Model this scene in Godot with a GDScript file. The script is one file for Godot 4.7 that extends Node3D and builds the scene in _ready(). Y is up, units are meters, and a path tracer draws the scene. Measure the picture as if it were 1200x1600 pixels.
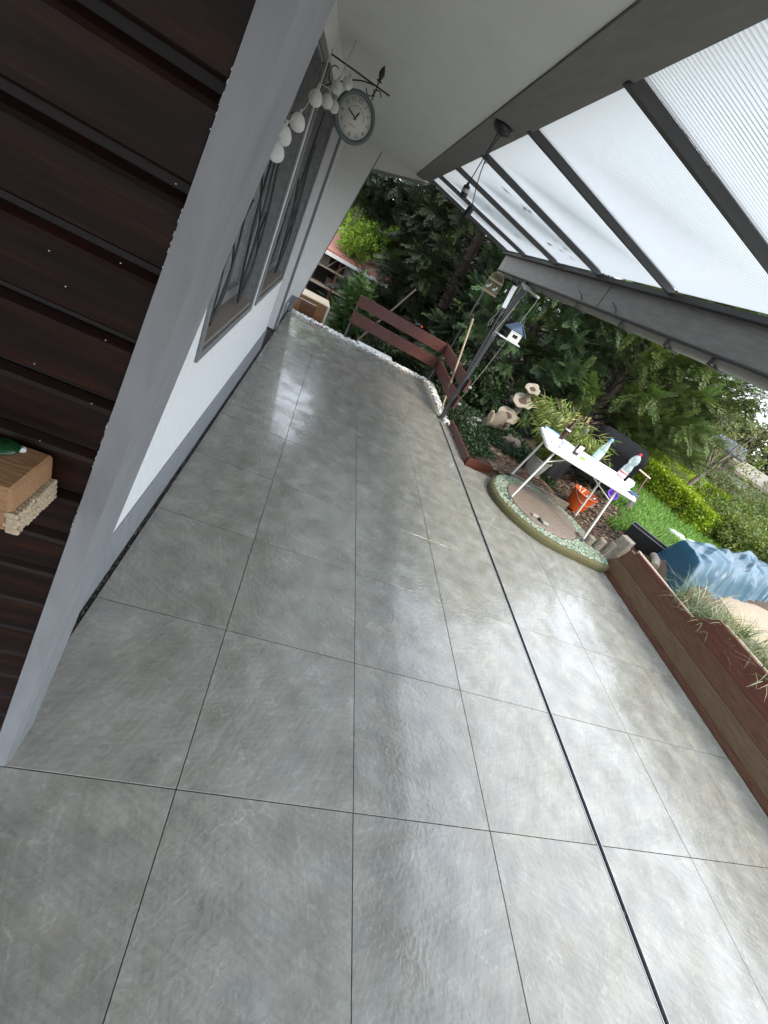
extends Node3D
# A tiled terrace under a polycarbonate canopy beside a white house, garden behind.

var rnd := RandomNumberGenerator.new()
var used := {}
var M := {}


# ---------------------------------------------------------------- mesh builder
class MB:
	var v := PackedVector3Array()
	var n := PackedVector3Array()
	var u := PackedVector2Array()
	var w := PackedVector2Array()
	var c := PackedColorArray()
	var tint := Color(1, 1, 1)
	var tinted := false

	func put(p: Vector3, q: Vector3, t := Vector2.ZERO, t2 := Vector2.ZERO) -> void:
		v.append(p); n.append(q); u.append(t); w.append(t2)
		if tinted:
			c.append(tint)

	func tri(a: Vector3, b: Vector3, d: Vector3) -> void:   # flat, both orders drawn alike
		var q := (b - a).cross(d - a).normalized()
		put(a, q); put(d, q); put(b, q)

	func poly(p: Array, inside: Vector3) -> void:   # flat convex face, facing away from «inside»
		var mid := Vector3.ZERO
		for x in p:
			mid += x
		mid /= p.size()
		var q: Vector3 = (p[1] - p[0]).cross(p[2] - p[0])
		if q.length_squared() < 1e-16 and p.size() > 3:
			q = (p[2] - p[0]).cross(p[3] - p[0])
		q = q.normalized()
		var pts := p.duplicate()
		if q.dot(mid - inside) < 0.0:
			pts.reverse()
			q = -q
		for i in range(1, pts.size() - 1):
			put(pts[0], q, flat_uv(pts[0], q)); put(pts[i + 1], q, flat_uv(pts[i + 1], q)); put(pts[i], q, flat_uv(pts[i], q))

	func flat_uv(p: Vector3, q: Vector3) -> Vector2:
		var a := q.abs()
		if a.y >= a.x and a.y >= a.z:
			return Vector2(p.x, p.z)
		return Vector2(p.z, -p.y) if a.x >= a.z else Vector2(p.x, -p.y)

	func hexa(p: Array) -> void:   # 8 corners: 4 of one face, the 4 opposite in the same order
		var mid := Vector3.ZERO
		for x in p:
			mid += x / 8.0
		poly([p[0], p[1], p[2], p[3]], mid)
		poly([p[4], p[5], p[6], p[7]], mid)
		for i in 4:
			var j := (i + 1) % 4
			poly([p[i], p[j], p[j + 4], p[i + 4]], mid)

	func box(at: Vector3, s: Vector3, b := 0.0, xf := Transform3D.IDENTITY) -> void:
		var h := s * 0.5
		if b <= 0.0:
			var p := []
			for y in [-1.0, 1.0]:
				for e in [[-1, -1], [1, -1], [1, 1], [-1, 1]]:
					p.append(xf * (at + Vector3(e[0] * h.x, y * h.y, e[1] * h.z)))
			hexa(p)
			return
		var mid: Vector3 = xf * at
		var k := func(sx: float, sy: float, sz: float, axis: int) -> Vector3:
			var q := Vector3(sx * h.x, sy * h.y, sz * h.z)
			for i in 3:
				if i != axis:
					q[i] -= b * signf(q[i])
			return xf * (at + q)
		for axis in 3:
			for s1 in [-1.0, 1.0]:
				var f := []
				for e in [[-1.0, -1.0], [1.0, -1.0], [1.0, 1.0], [-1.0, 1.0]]:
					var q := [0.0, 0.0, 0.0]
					q[axis] = s1; q[(axis + 1) % 3] = e[0]; q[(axis + 2) % 3] = e[1]
					f.append(k.call(q[0], q[1], q[2], axis))
				poly(f, mid)
		for axis in 3:   # edges parallel to axis
			for e in [[-1.0, -1.0], [1.0, -1.0], [1.0, 1.0], [-1.0, 1.0]]:
				var a1 := (axis + 1) % 3
				var a2 := (axis + 2) % 3
				var f := []
				for t in [[-1.0, a1], [-1.0, a2], [1.0, a2], [1.0, a1]]:
					var q := [0.0, 0.0, 0.0]
					q[axis] = t[0]; q[a1] = e[0]; q[a2] = e[1]
					f.append(k.call(q[0], q[1], q[2], t[1]))
				poly(f, mid)
		for sx in [-1.0, 1.0]:
			for sy in [-1.0, 1.0]:
				for sz in [-1.0, 1.0]:
					poly([k.call(sx, sy, sz, 0), k.call(sx, sy, sz, 1), k.call(sx, sy, sz, 2)], mid)

	func surf(rows: Array, wrap: bool, centers: Array, inside := Vector3.ZERO, uvs := Vector2(1, 1)) -> void:   # smooth grid
		var a := rows.size()
		var b: int = rows[0].size()
		var nn := PackedVector3Array()
		nn.resize(a * b)
		var jm := b if wrap else b - 1
		for i in a - 1:
			for j in jm:
				var k := (j + 1) % b
				var q: Vector3 = (rows[i + 1][j] - rows[i][j]).cross(rows[i][k] - rows[i][j]) + (rows[i][k] - rows[i + 1][k]).cross(rows[i + 1][j] - rows[i + 1][k])
				for e in [i * b + j, i * b + k, (i + 1) * b + j, (i + 1) * b + k]:
					nn[e] += q
		var s := 0.0
		for i in a:
			for j in b:
				s += nn[i * b + j].normalized().dot(rows[i][j] - (centers[i] if centers else inside))
		var f := 1.0 if s >= 0.0 else -1.0
		for i in nn.size():
			nn[i] = nn[i].normalized() * f
		for i in a - 1:
			for j in jm:
				var k := (j + 1) % b
				var t := [[i, j, j], [i + 1, j, j], [i + 1, k, j + 1], [i, k, j + 1]]
				for o in ([0, 1, 2, 0, 2, 3] if f < 0.0 else [0, 2, 1, 0, 3, 2]):
					var e: Array = t[o]
					put(rows[e[0]][e[1]], nn[e[0] * b + e[1]], Vector2(float(e[2]) / jm, float(e[0]) / (a - 1)) * uvs)

	func fan(ring: Array, out: Vector3) -> void:
		var mid := Vector3.ZERO
		for p in ring:
			mid += p / ring.size()
		for i in ring.size():
			poly([mid, ring[i], ring[(i + 1) % ring.size()]], mid - out)

	func tube(path: Array, rad, sides := 8, caps := true) -> void:
		var rows := []
		var up := Vector3.UP
		for i in path.size():
			var d: Vector3 = (path[mini(i + 1, path.size() - 1)] - path[maxi(i - 1, 0)]).normalized()
			if absf(d.dot(up)) > 0.95:
				up = Vector3.RIGHT if absf(d.x) < 0.9 else Vector3.BACK
			var x := d.cross(up).normalized()
			up = x.cross(d).normalized()
			var r: float = rad[i] if rad is Array else rad
			var row := []
			for j in sides:
				var t := TAU * j / sides
				row.append(path[i] + x * cos(t) * r + up * sin(t) * r)
			rows.append(row)
		surf(rows, true, path)
		if caps:
			fan(rows[0], path[0] - path[1])
			fan(rows[-1], path[-1] - path[-2])

	func lathe(prof: Array, segs: int, xf := Transform3D.IDENTITY, squash := Vector2(1, 1)) -> void:   # profile of (radius, height)
		var rows := []
		var cs := []
		for p in prof:
			var row := []
			for j in segs:
				var t := TAU * j / segs
				row.append(xf * Vector3(cos(t) * p.x * squash.x, p.y, sin(t) * p.x * squash.y))
			rows.append(row)
			cs.append(xf * Vector3(0, p.y, 0))
		surf(rows, true, cs)

	func extrude(ring: Array, by: Vector3) -> void:   # flat outline pushed along «by»
		var mid := Vector3.ZERO
		for p in ring:
			mid += p / ring.size()
		mid += by * 0.5
		var nrm := by.normalized()
		var x := nrm.cross(Vector3.UP if absf(nrm.y) < 0.9 else Vector3.RIGHT).normalized()
		var y := nrm.cross(x)
		var flat := PackedVector2Array()
		for p in ring:
			flat.append(Vector2(p.dot(x), p.dot(y)))
		var ix := Geometry2D.triangulate_polygon(flat)
		for i in range(0, ix.size(), 3):
			var t := [ring[ix[i]], ring[ix[i + 1]], ring[ix[i + 2]]]
			poly(t, t[0] + by)
			poly([t[0] + by, t[1] + by, t[2] + by], t[0])
		var area := 0.0
		for i in flat.size():
			var q := flat[(i + 1) % flat.size()]
			area += flat[i].x * q.y - q.x * flat[i].y
		for i in ring.size():
			var a: Vector3 = ring[i]
			var b: Vector3 = ring[(i + 1) % ring.size()]
			var e := flat[(i + 1) % flat.size()] - flat[i]
			var o := (x * e.y - y * e.x) * signf(area)
			poly([a, b, b + by, a + by], (a + b + by) * 0.5 - o.normalized())

	func mesh() -> ArrayMesh:
		var a := []
		a.resize(Mesh.ARRAY_MAX)
		a[Mesh.ARRAY_VERTEX] = v
		a[Mesh.ARRAY_NORMAL] = n
		a[Mesh.ARRAY_TEX_UV] = u
		a[Mesh.ARRAY_TEX_UV2] = w
		if tinted:
			a[Mesh.ARRAY_COLOR] = c
		var m := ArrayMesh.new()
		m.add_surface_from_arrays(Mesh.PRIMITIVE_TRIANGLES, a)
		return m


# ---------------------------------------------------------------- scene helpers
func V(x: float, y: float, z: float) -> Vector3:
	return Vector3(x, y, z)


func L(r: float, g: float, b: float) -> Color:   # linear base colour -> sRGB
	return Color(r, g, b).linear_to_srgb()


func numbered(s: String) -> String:
	used[s] = used.get(s, -1) + 1
	return s if used[s] == 0 else "%s_%03d" % [s, used[s]]


func thing(called: String, label: String, category: String, group := "", at := Vector3.ZERO, turn := 0.0) -> Node3D:
	var o := Node3D.new()
	o.name = numbered(called)
	add_child(o)
	o.position = at
	o.rotation.y = turn
	o.set_meta("label", label)
	o.set_meta("category", category)
	if group:
		o.set_meta("group", group)
	return o


func part(parent: Node, called: String, mb, mat: Material, label := "") -> MeshInstance3D:
	var o := MeshInstance3D.new()
	var k: int = parent.get_meta("n_" + called, -1) + 1
	parent.set_meta("n_" + called, k)
	o.name = called if k == 0 else "%s_%03d" % [called, k]
	o.mesh = mb.mesh() if mb is MB else mb
	o.material_override = mat
	parent.add_child(o)
	if label:
		o.set_meta("label", label)
	return o


func structure(called: String, mb, mat: Material) -> MeshInstance3D:
	var o := MeshInstance3D.new()
	o.name = numbered(called)
	o.mesh = mb.mesh() if mb is MB else mb
	o.material_override = mat
	add_child(o)
	o.set_meta("kind", "structure")
	return o


func scatter(parent: Node, called: String, mesh: Mesh, mat: Material, xf: Array, cols: Array) -> MultiMeshInstance3D:
	var mm := MultiMesh.new()
	mm.transform_format = MultiMesh.TRANSFORM_3D
	mm.use_colors = true
	mm.mesh = mesh
	mm.instance_count = xf.size()
	for i in xf.size():
		mm.set_instance_transform(i, xf[i])
		mm.set_instance_color(i, cols[i])
	var o := MultiMeshInstance3D.new()
	o.name = numbered(called) if parent == self else called
	o.multimesh = mm
	o.material_override = mat
	parent.add_child(o)
	o.set_meta("kind", "stuff")
	return o


func noise(freq: float, seed_: int, oct := 4, kind := FastNoiseLite.TYPE_SIMPLEX_SMOOTH) -> FastNoiseLite:
	var f := FastNoiseLite.new()
	f.noise_type = kind
	f.frequency = freq
	f.seed = seed_
	f.fractal_octaves = oct
	return f


func ntex(f: FastNoiseLite, cols: Array = [], size := 512) -> NoiseTexture2D:
	var t := NoiseTexture2D.new()
	t.width = size
	t.height = size
	t.seamless = true
	t.noise = f
	if cols:
		var g := Gradient.new()
		var at := PackedFloat32Array()
		var cc := PackedColorArray()
		for i in cols.size():
			at.append(float(i) / (cols.size() - 1))
			cc.append(cols[i])
		g.offsets = at
		g.colors = cc
		t.color_ramp = g
	return t


func plain(key: String, col: Color, rough: float, more := {}) -> StandardMaterial3D:
	var m := StandardMaterial3D.new()
	m.resource_name = key
	m.albedo_color = col
	m.roughness = rough
	for k in more:
		m.set(k, more[k])
	M[key] = m
	return m


func grained(key: String, cols: Array, rough: float, scale_: Vector3, freq: float, seed_: int, bump := 0.0, oct := 5, more := {}) -> StandardMaterial3D:
	var m := plain(key, Color.WHITE, rough, more)
	var f := noise(freq, seed_, oct)
	m.albedo_texture = ntex(f, cols)
	m.uv1_triplanar = true
	m.uv1_world_triplanar = true
	m.uv1_scale = scale_
	if bump > 0.0:
		m.heightmap_enabled = true
		m.heightmap_scale = bump
		m.heightmap_texture = ntex(f)
	return m


func ss(a: float, b: float, x: float) -> float:
	return smoothstep(a, b, x)


func rv(s := 1.0) -> Vector3:
	return Vector3(rnd.randf_range(-s, s), rnd.randf_range(-s, s), rnd.randf_range(-s, s))


func leafy(col: Color, spread: float) -> Color:   # linear instance tint
	var k := 1.0 + rnd.randf_range(-spread, spread)
	return Color(col.r * k * (1.0 + rnd.randf_range(-0.15, 0.15)), col.g * k, col.b * k * (1.0 + rnd.randf_range(-0.15, 0.15)))


# ---------------------------------------------------------------- main
func _ready() -> void:
	rnd.seed = 20240417
	view_and_light()
	materials()
	terrain()
	terrace()
	house()
	canopy()
	terrace_things()
	railing()
	well_and_table()
	right_bed()
	garden_things()
	far_end()
	vegetation()


func view_and_light() -> void:
	var cam := Camera3D.new()
	cam.name = "camera"
	cam.position = V(-0.1248, 1.5755, 0.5529)
	cam.rotation_order = EULER_ORDER_YXZ
	cam.rotation = V(-0.533508, -0.368202, 0.566082)
	cam.fov = 102.08
	cam.near = 0.02
	cam.far = 900.0
	add_child(cam)
	cam.current = true
	var sky := ProceduralSkyMaterial.new()
	sky.sky_top_color = Color(0.86, 0.90, 0.96)
	sky.sky_horizon_color = Color(0.93, 0.95, 0.97)
	sky.sky_curve = 0.2
	sky.ground_horizon_color = Color(0.55, 0.56, 0.54)
	sky.ground_bottom_color = Color(0.3, 0.3, 0.28)
	sky.sky_energy_multiplier = 1.25
	var env := Environment.new()
	env.background_mode = Environment.BG_SKY
	env.sky = Sky.new()
	env.sky.sky_material = sky
	env.tonemap_mode = Environment.TONE_MAPPER_LINEAR
	env.tonemap_exposure = 2.6
	env.sdfgi_enabled = true
	env.ssao_enabled = true
	env.ssil_enabled = true
	var we := WorldEnvironment.new()
	we.name = "world_environment"
	we.environment = env
	add_child(we)
	var sun := DirectionalLight3D.new()
	sun.name = "sun"
	sun.light_energy = 0.5
	sun.light_angular_distance = 14.0
	sun.light_color = Color(1.0, 0.96, 0.9)
	sun.shadow_enabled = true
	add_child(sun)
	sun.look_at_from_position(V(4, 9, 7), Vector3.ZERO)


func materials() -> void:
	# terrace tile: wet stone-look porcelain; uv1 in world metres (relief, wetness), uv2 own to each tile (veins)
	var t := plain("wet_tile", L(0.56, 0.555, 0.52), 1.0)
	var rel := noise(0.035, 11, 5)
	rel.fractal_type = FastNoiseLite.FRACTAL_RIDGED
	rel.domain_warp_enabled = true
	rel.domain_warp_amplitude = 24.0
	rel.domain_warp_frequency = 0.02
	t.metallic_specular = 0.5
	t.clearcoat_enabled = true   # the film of water
	t.clearcoat = 0.55
	t.clearcoat_roughness = 0.07
	t.clearcoat_texture = ntex(noise(0.0055, 6, 4), [Color(0.15, 0.15, 0.15), Color(0.3, 0.3, 0.3), Color(0.8, 0.8, 0.8), Color(1, 1, 1), Color(1, 1, 1)], 1024)
	t.heightmap_enabled = true
	t.heightmap_scale = 0.13
	t.heightmap_texture = ntex(rel, [], 1024)
	t.uv1_scale = V(0.62, 0.62, 1)
	t.roughness_texture = ntex(noise(0.006, 5, 4), [Color(0.12, 0.12, 0.12), Color(0.15, 0.15, 0.15), Color(0.20, 0.20, 0.20), Color(0.34, 0.34, 0.34), Color(0.40, 0.40, 0.40)], 1024)
	t.roughness_texture_channel = BaseMaterial3D.TEXTURE_CHANNEL_RED
	t.albedo_texture = ntex(noise(0.01, 71, 5), [L(0.55, 0.54, 0.50), L(0.60, 0.595, 0.57), L(0.65, 0.65, 0.635)], 1024)
	t.detail_enabled = true
	t.detail_blend_mode = BaseMaterial3D.BLEND_MODE_MUL
	t.detail_uv_layer = BaseMaterial3D.DETAIL_UV_2
	t.detail_albedo = tile_image()

	plain("grout", L(0.06, 0.06, 0.06), 0.9)
	plain("drain_black", L(0.012, 0.012, 0.012), 0.6)
	grained("plaster", [L(0.65, 0.66, 0.66), L(0.69, 0.70, 0.70), L(0.72, 0.73, 0.73)], 0.85, V(1.5, 1.5, 1.5), 0.02, 3, 0.05)
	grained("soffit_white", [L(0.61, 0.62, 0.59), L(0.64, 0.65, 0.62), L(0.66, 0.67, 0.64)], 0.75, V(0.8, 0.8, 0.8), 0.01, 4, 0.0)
	grained("grey_paint", [L(0.19, 0.197, 0.207), L(0.22, 0.227, 0.237), L(0.25, 0.257, 0.267)], 0.6, V(2, 0.5, 2), 0.02, 9, 0.08)
	grained("frame_grey", [L(0.13, 0.135, 0.135), L(0.165, 0.17, 0.17), L(0.20, 0.205, 0.205)], 0.5, V(2, 2, 2), 0.02, 8, 0.02)
	grained("beam_grey", [L(0.15, 0.152, 0.148), L(0.17, 0.172, 0.168), L(0.19, 0.192, 0.188)], 0.55, V(2, 2, 0.5), 0.02, 10, 0.04)
	grained("fascia_metal", [L(0.17, 0.167, 0.155), L(0.20, 0.196, 0.183), L(0.23, 0.226, 0.21)], 0.45, V(1, 3, 0.5), 0.02, 12, 0.0)
	plain("rafter_metal", L(0.04, 0.039, 0.037), 0.5)
	plain("rail_dark", L(0.03, 0.03, 0.029), 0.5)
	grained("dark_wood", [L(0.005, 0.0022, 0.0018), L(0.009, 0.0035, 0.0028), L(0.014, 0.005, 0.0035), L(0.034, 0.0105, 0.004)], 0.5, V(0.5, 6.0, 6.0), 0.012, 21, 0.06, 4, {"metallic_specular": 0.3})
	plain("groove_black", L(0.012, 0.009, 0.008), 0.8)
	var rw := [L(0.045, 0.014, 0.010), L(0.085, 0.024, 0.017), L(0.12, 0.036, 0.025)]
	grained("red_wood", rw, 0.5, V(0.6, 5.0, 0.6), 0.02, 22, 0.08)
	grained("bed_wood", [L(0.05, 0.022, 0.012), L(0.085, 0.036, 0.019), L(0.105, 0.052, 0.028)], 0.45, V(4, 4.0, 0.5), 0.02, 23, 0.08)
	grained("bed_wood_worn", [L(0.07, 0.04, 0.02), L(0.10, 0.06, 0.032), L(0.135, 0.085, 0.05)], 0.5, V(4, 4.0, 0.5), 0.02, 24, 0.08)
	grained("bed_wood_red", [L(0.055, 0.016, 0.010), L(0.09, 0.026, 0.015), L(0.115, 0.038, 0.022)], 0.42, V(4, 4.0, 0.5), 0.02, 25, 0.08)
	grained("pale_wood", [L(0.22, 0.11, 0.05), L(0.33, 0.18, 0.085), L(0.42, 0.25, 0.13)], 0.65, V(2.5, 40, 14), 0.02, 26, 0.06)
	grained("sawn_wood", [L(0.36, 0.27, 0.17), L(0.50, 0.40, 0.27), L(0.62, 0.53, 0.39)], 0.8, V(14, 14, 14), 0.03, 27, 0.25)
	grained("grey_log", [L(0.10, 0.085, 0.065), L(0.19, 0.165, 0.13), L(0.28, 0.25, 0.20)], 0.85, V(6, 1.2, 6), 0.02, 28, 0.2)
	grained("lid_wood", [L(0.07, 0.05, 0.036), L(0.15, 0.115, 0.088), L(0.20, 0.16, 0.125), L(0.32, 0.265, 0.215)], 0.75, V(0.8, 5, 7.0), 0.025, 29, 0.2)
	grained("cabinet_wood", [L(0.13, 0.05, 0.014), L(0.22, 0.09, 0.026), L(0.32, 0.15, 0.05)], 0.5, V(5, 0.8, 5), 0.02, 30, 0.0)
	grained("soil", [L(0.03, 0.018, 0.010), L(0.07, 0.042, 0.025), L(0.13, 0.085, 0.055)], 0.95, V(3, 3, 3), 0.04, 31, 0.6)
	grained("lawn_soil", [L(0.03, 0.045, 0.012), L(0.05, 0.08, 0.02), L(0.08, 0.09, 0.035)], 0.95, V(1, 1, 1), 0.03, 32, 0.5)
	grained("sand", [L(0.24, 0.18, 0.12), L(0.30, 0.23, 0.16), L(0.35, 0.28, 0.20)], 0.9, V(2, 2, 2), 0.03, 33, 0.3)
	grained("concrete", [L(0.20, 0.19, 0.17), L(0.29, 0.28, 0.25), L(0.37, 0.36, 0.32)], 0.85, V(3, 3, 3), 0.03, 34, 0.3)
	grained("mossy", [L(0.03, 0.045, 0.01), L(0.09, 0.085, 0.035), L(0.20, 0.16, 0.08)], 0.9, V(5, 5, 5), 0.03, 35, 0.5)
	grained("white_slab", [L(0.45, 0.45, 0.43), L(0.58, 0.58, 0.56), L(0.68, 0.68, 0.66)], 0.8, V(3, 3, 3), 0.03, 36, 0.1)
	grained("mushroom_stone", [L(0.14, 0.11, 0.075), L(0.27, 0.23, 0.17), L(0.38, 0.34, 0.27)], 0.85, V(6, 6, 6), 0.03, 37, 0.3)
	grained("driftwood", [L(0.08, 0.06, 0.042), L(0.17, 0.135, 0.10), L(0.30, 0.25, 0.18)], 0.85, V(5, 2, 5), 0.03, 38, 0.4)
	grained("bark", [L(0.018, 0.012, 0.009), L(0.045, 0.032, 0.024), L(0.08, 0.06, 0.045)], 0.9, V(6, 1.5, 6), 0.03, 39, 0.6)
	grained("brick_red", [L(0.26, 0.09, 0.06), L(0.36, 0.15, 0.11), L(0.46, 0.24, 0.19)], 0.85, V(2, 2, 2), 0.03, 40, 0.2)
	grained("tarp_blue", [L(0.010, 0.050, 0.082), L(0.013, 0.062, 0.098), L(0.018, 0.074, 0.112)], 0.36, V(1.5, 1.5, 1.5), 0.02, 41, 0.06)
	grained("black_cloth", [L(0.005, 0.005, 0.0055), L(0.007, 0.007, 0.0075), L(0.010, 0.010, 0.0105)], 0.85, V(4, 4, 4), 0.03, 42, 0.1, 5, {"metallic_specular": 0.25})
	plain("black_plastic", L(0.014, 0.014, 0.015), 0.4)
	plain("grey_plastic", L(0.09, 0.095, 0.10), 0.45)
	plain("orange_plastic", L(0.52, 0.085, 0.012), 0.38)
	plain("purple_plastic", L(0.16, 0.05, 0.42), 0.4)
	plain("white_plastic", L(0.78, 0.79, 0.80), 0.35)
	plain("table_white", L(0.78, 0.78, 0.77), 0.4)
	plain("table_leg", L(0.55, 0.54, 0.50), 0.35)
	plain("white_china", L(0.72, 0.74, 0.77), 0.2)
	plain("steel", L(0.42, 0.42, 0.42), 0.35, {"metallic": 0.8})
	plain("dark_steel", L(0.035, 0.037, 0.04), 0.45)
	plain("iron", L(0.02, 0.02, 0.02), 0.5)
	plain("cord_black", L(0.012, 0.012, 0.012), 0.6)
	plain("cord_white", L(0.45, 0.44, 0.40), 0.7)
	plain("clock_green", L(0.10, 0.135, 0.14), 0.5)
	plain("clock_face", L(0.60, 0.60, 0.55), 0.5)
	plain("clock_ink", L(0.02, 0.02, 0.018), 0.6)
	plain("paper", L(0.70, 0.70, 0.68), 0.8, {"backlight_enabled": true, "backlight": L(0.5, 0.5, 0.48)})
	plain("curtain", L(0.30, 0.30, 0.29), 0.9, {"backlight_enabled": true, "backlight": L(0.3, 0.3, 0.3)})
	plain("room_grey", L(0.20, 0.19, 0.18), 0.9)
	plain("sill_brown", L(0.20, 0.17, 0.14), 0.6)
	plain("pane", Color(0.9, 0.95, 0.95, 0.12), 0.03, {"transparency": BaseMaterial3D.TRANSPARENCY_ALPHA})
	plain("clear_glass", Color(0.85, 0.93, 0.92, 0.25), 0.05, {"transparency": BaseMaterial3D.TRANSPARENCY_ALPHA})
	plain("brown_glass", L(0.035, 0.012, 0.004), 0.08)
	plain("green_glass", L(0.012, 0.06, 0.022), 0.08)
	plain("label_white", L(0.62, 0.64, 0.66), 0.6)
	plain("label_red", L(0.55, 0.10, 0.09), 0.5)
	plain("label_blue", L(0.08, 0.30, 0.55), 0.5)
	plain("cage", L(0.34, 0.27, 0.19), 0.6)
	plain("roof_blue", L(0.06, 0.10, 0.17), 0.5)
	plain("cap_red", L(0.60, 0.02, 0.03), 0.4)
	plain("cap_blue", L(0.16, 0.42, 0.68), 0.4)
	plain("lime_plastic", L(0.25, 0.62, 0.06), 0.4)
	plain("polycarbonate", Color(0.74, 0.77, 0.78, 0.93), 0.35, {"transparency": BaseMaterial3D.TRANSPARENCY_ALPHA, "backlight_enabled": true, "backlight": L(0.48, 0.49, 0.5)})
	plain("slate_roof", L(0.05, 0.055, 0.06), 0.6)
	plain("solar_dark", L(0.03, 0.037, 0.048), 0.55)
	var lf := {"vertex_color_use_as_albedo": true, "backlight_enabled": true, "backlight": L(0.55, 0.6, 0.35)}
	plain("leaf", Color.WHITE, 0.5, lf)
	plain("needle", Color.WHITE, 0.6, {"vertex_color_use_as_albedo": true, "backlight_enabled": true, "backlight": L(0.3, 0.33, 0.2)})
	plain("pebble", Color.WHITE, 0.7, {"vertex_color_use_as_albedo": true})


func tile_image() -> ImageTexture:   # mineral colour of one stretch of slate-look tile: clouds, fibres and pale veins
	var s := 1024
	var vein := noise(0.0055, 303, 4)
	vein.domain_warp_enabled = true
	vein.domain_warp_amplitude = 30.0
	vein.domain_warp_frequency = 0.015
	var ia := noise(0.006, 301, 5).get_seamless_image(s, s).get_data()
	var ib := noise(0.009, 302, 5).get_seamless_image(s, s).get_data()
	var iv := vein.get_seamless_image(s, s).get_data()
	vein.seed = 411
	vein.frequency = 0.008
	var iw := vein.get_seamless_image(s, s).get_data()
	var out := PackedByteArray()
	out.resize(s * s * 3)
	var i := 0
	for y in s:
		for x in s:
			var f := (ib[(y % s) * s + (6 * x + 3 * y) % s] - 128) / 128.0   # fibres run slantwise
			var f2 := (ib[((x + 300) % s) * s + (7 * y + 2 * x) % s] - 128) / 128.0
			var a := (ia[i] - 128) / 128.0
			var k := 0.82 + 0.08 * a + 0.05 * f + 0.04 * f2
			var mask := clampf((ia[(i + 377 * s + 200) % (s * s)] - 118) / 50.0, 0.0, 1.0)
			var e := maxf(0.0, 1.0 - absf(iv[i] - 128) / 5.0) * mask + 0.7 * maxf(0.0, 1.0 - absf(iw[i] - 140) / 5.0) * (1.0 - mask)
			k += 0.12 * e
			var warm := 0.016 * (ia[(i + 611 * s + 90) % (s * s)] - 128) / 128.0
			out[i * 3] = clampi(int(255.0 * (k + warm * 0.5)), 0, 255)
			out[i * 3 + 1] = clampi(int(255.0 * k), 0, 255)
			out[i * 3 + 2] = clampi(int(255.0 * (k - 0.012 - warm * 0.8)), 0, 255)
			i += 1
	return ImageTexture.create_from_image(Image.create_from_data(s, s, false, Image.FORMAT_RGB8, out))


# ---------------------------------------------------------------- ground
func ground_y(x: float, z: float) -> float:
	var h := -0.03
	h += 0.33 * ss(3.35, 4.3, x) * ss(-9.0, -4.0, z)
	h += 0.24 * ss(3.42, 3.46, x) * ss(-2.62, -2.40, z) * (1.0 - ss(3.9, 4.6, x))
	h -= 0.45 * ss(-5.2, -7.0, z) * (1.0 - ss(3.0, 7.0, x))
	h += 0.10 * ss(1.95, 2.2, x) * ss(-3.5, -3.65, z) * (1.0 - ss(3.2, 3.7, x))
	h += 0.5 * ss(9.0, 22.0, x)
	if x < 3.43 and z > -3.49:
		h = -0.12
	elif x < 1.96 and z > -6.3:
		h = -0.12
	return h


func terrain() -> void:
	var mb := MB.new()
	var xs := [-300.0, -80.0, -30.0, -12.0, -6.0, -3.0, -1.0, 0.0, 1.0, 1.6, 1.94, 1.965]
	var x := 2.1
	while x < 3.4:
		xs.append(x); x += 0.15
	xs.append_array([3.425, 3.44, 3.47])
	x = 3.6
	while x < 9.0:
		xs.append(x); x += 0.25
	xs.append_array([10.0, 12.0, 15.0, 20.0, 28.0, 45.0, 90.0, 300.0])
	var zs := [-400.0, -120.0, -50.0, -30.0, -20.0, -15.0, -12.0, -10.0]
	var z := -9.0
	while z < -6.5:
		zs.append(z); z += 0.25
	zs.append_array([-6.32, -6.28])
	z = -6.1
	while z < -3.6:
		zs.append(z); z += 0.15
	zs.append_array([-3.5, -3.48, -3.3, -3.0, -2.8, -2.64, -2.5, -2.4, -2.2])
	zs.append_array([-1.8, -1.2, -0.6, 0.0, 1.0, 2.5, 5.0, 10.0, 25.0, 80.0, 300.0])
	var bump := noise(0.9, 77, 3)
	var rows := []
	for zz in zs:
		var row := []
		for xx in xs:
			var y := ground_y(xx, zz)
			if y > -0.11 or zz < -6.3:
				y += 0.03 * bump.get_noise_2d(xx, zz)
			row.append(V(xx, y, zz))
		rows.append(row)
	mb.surf(rows, false, [], V(0, -500, 0))
	structure("ground", mb, M.soil)


# ---------------------------------------------------------------- terrace
const COLS := [0.0, 0.604, 1.2065, 1.798]


func tile_box(x0: float, x1: float, z0: float, z1: float) -> MB:
	var mb := MB.new()
	mb.box(V((x0 + x1) / 2, -0.01 + rnd.randf_range(-0.0006, 0.0006), (z0 + z1) / 2), V(x1 - x0, 0.02, z1 - z0), 0.0009)
	var o := Vector2(rnd.randf(), rnd.randf())
	var turn := rnd.randi() % 4
	for i in mb.v.size():
		var p := mb.v[i]
		mb.u[i] = Vector2(p.x, p.z)
		var q := Vector2(p.x - x0, p.z - z0) / 1.3
		for k in turn:
			q = Vector2(-q.y, q.x)
		mb.w[i] = q + o
	return mb


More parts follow.
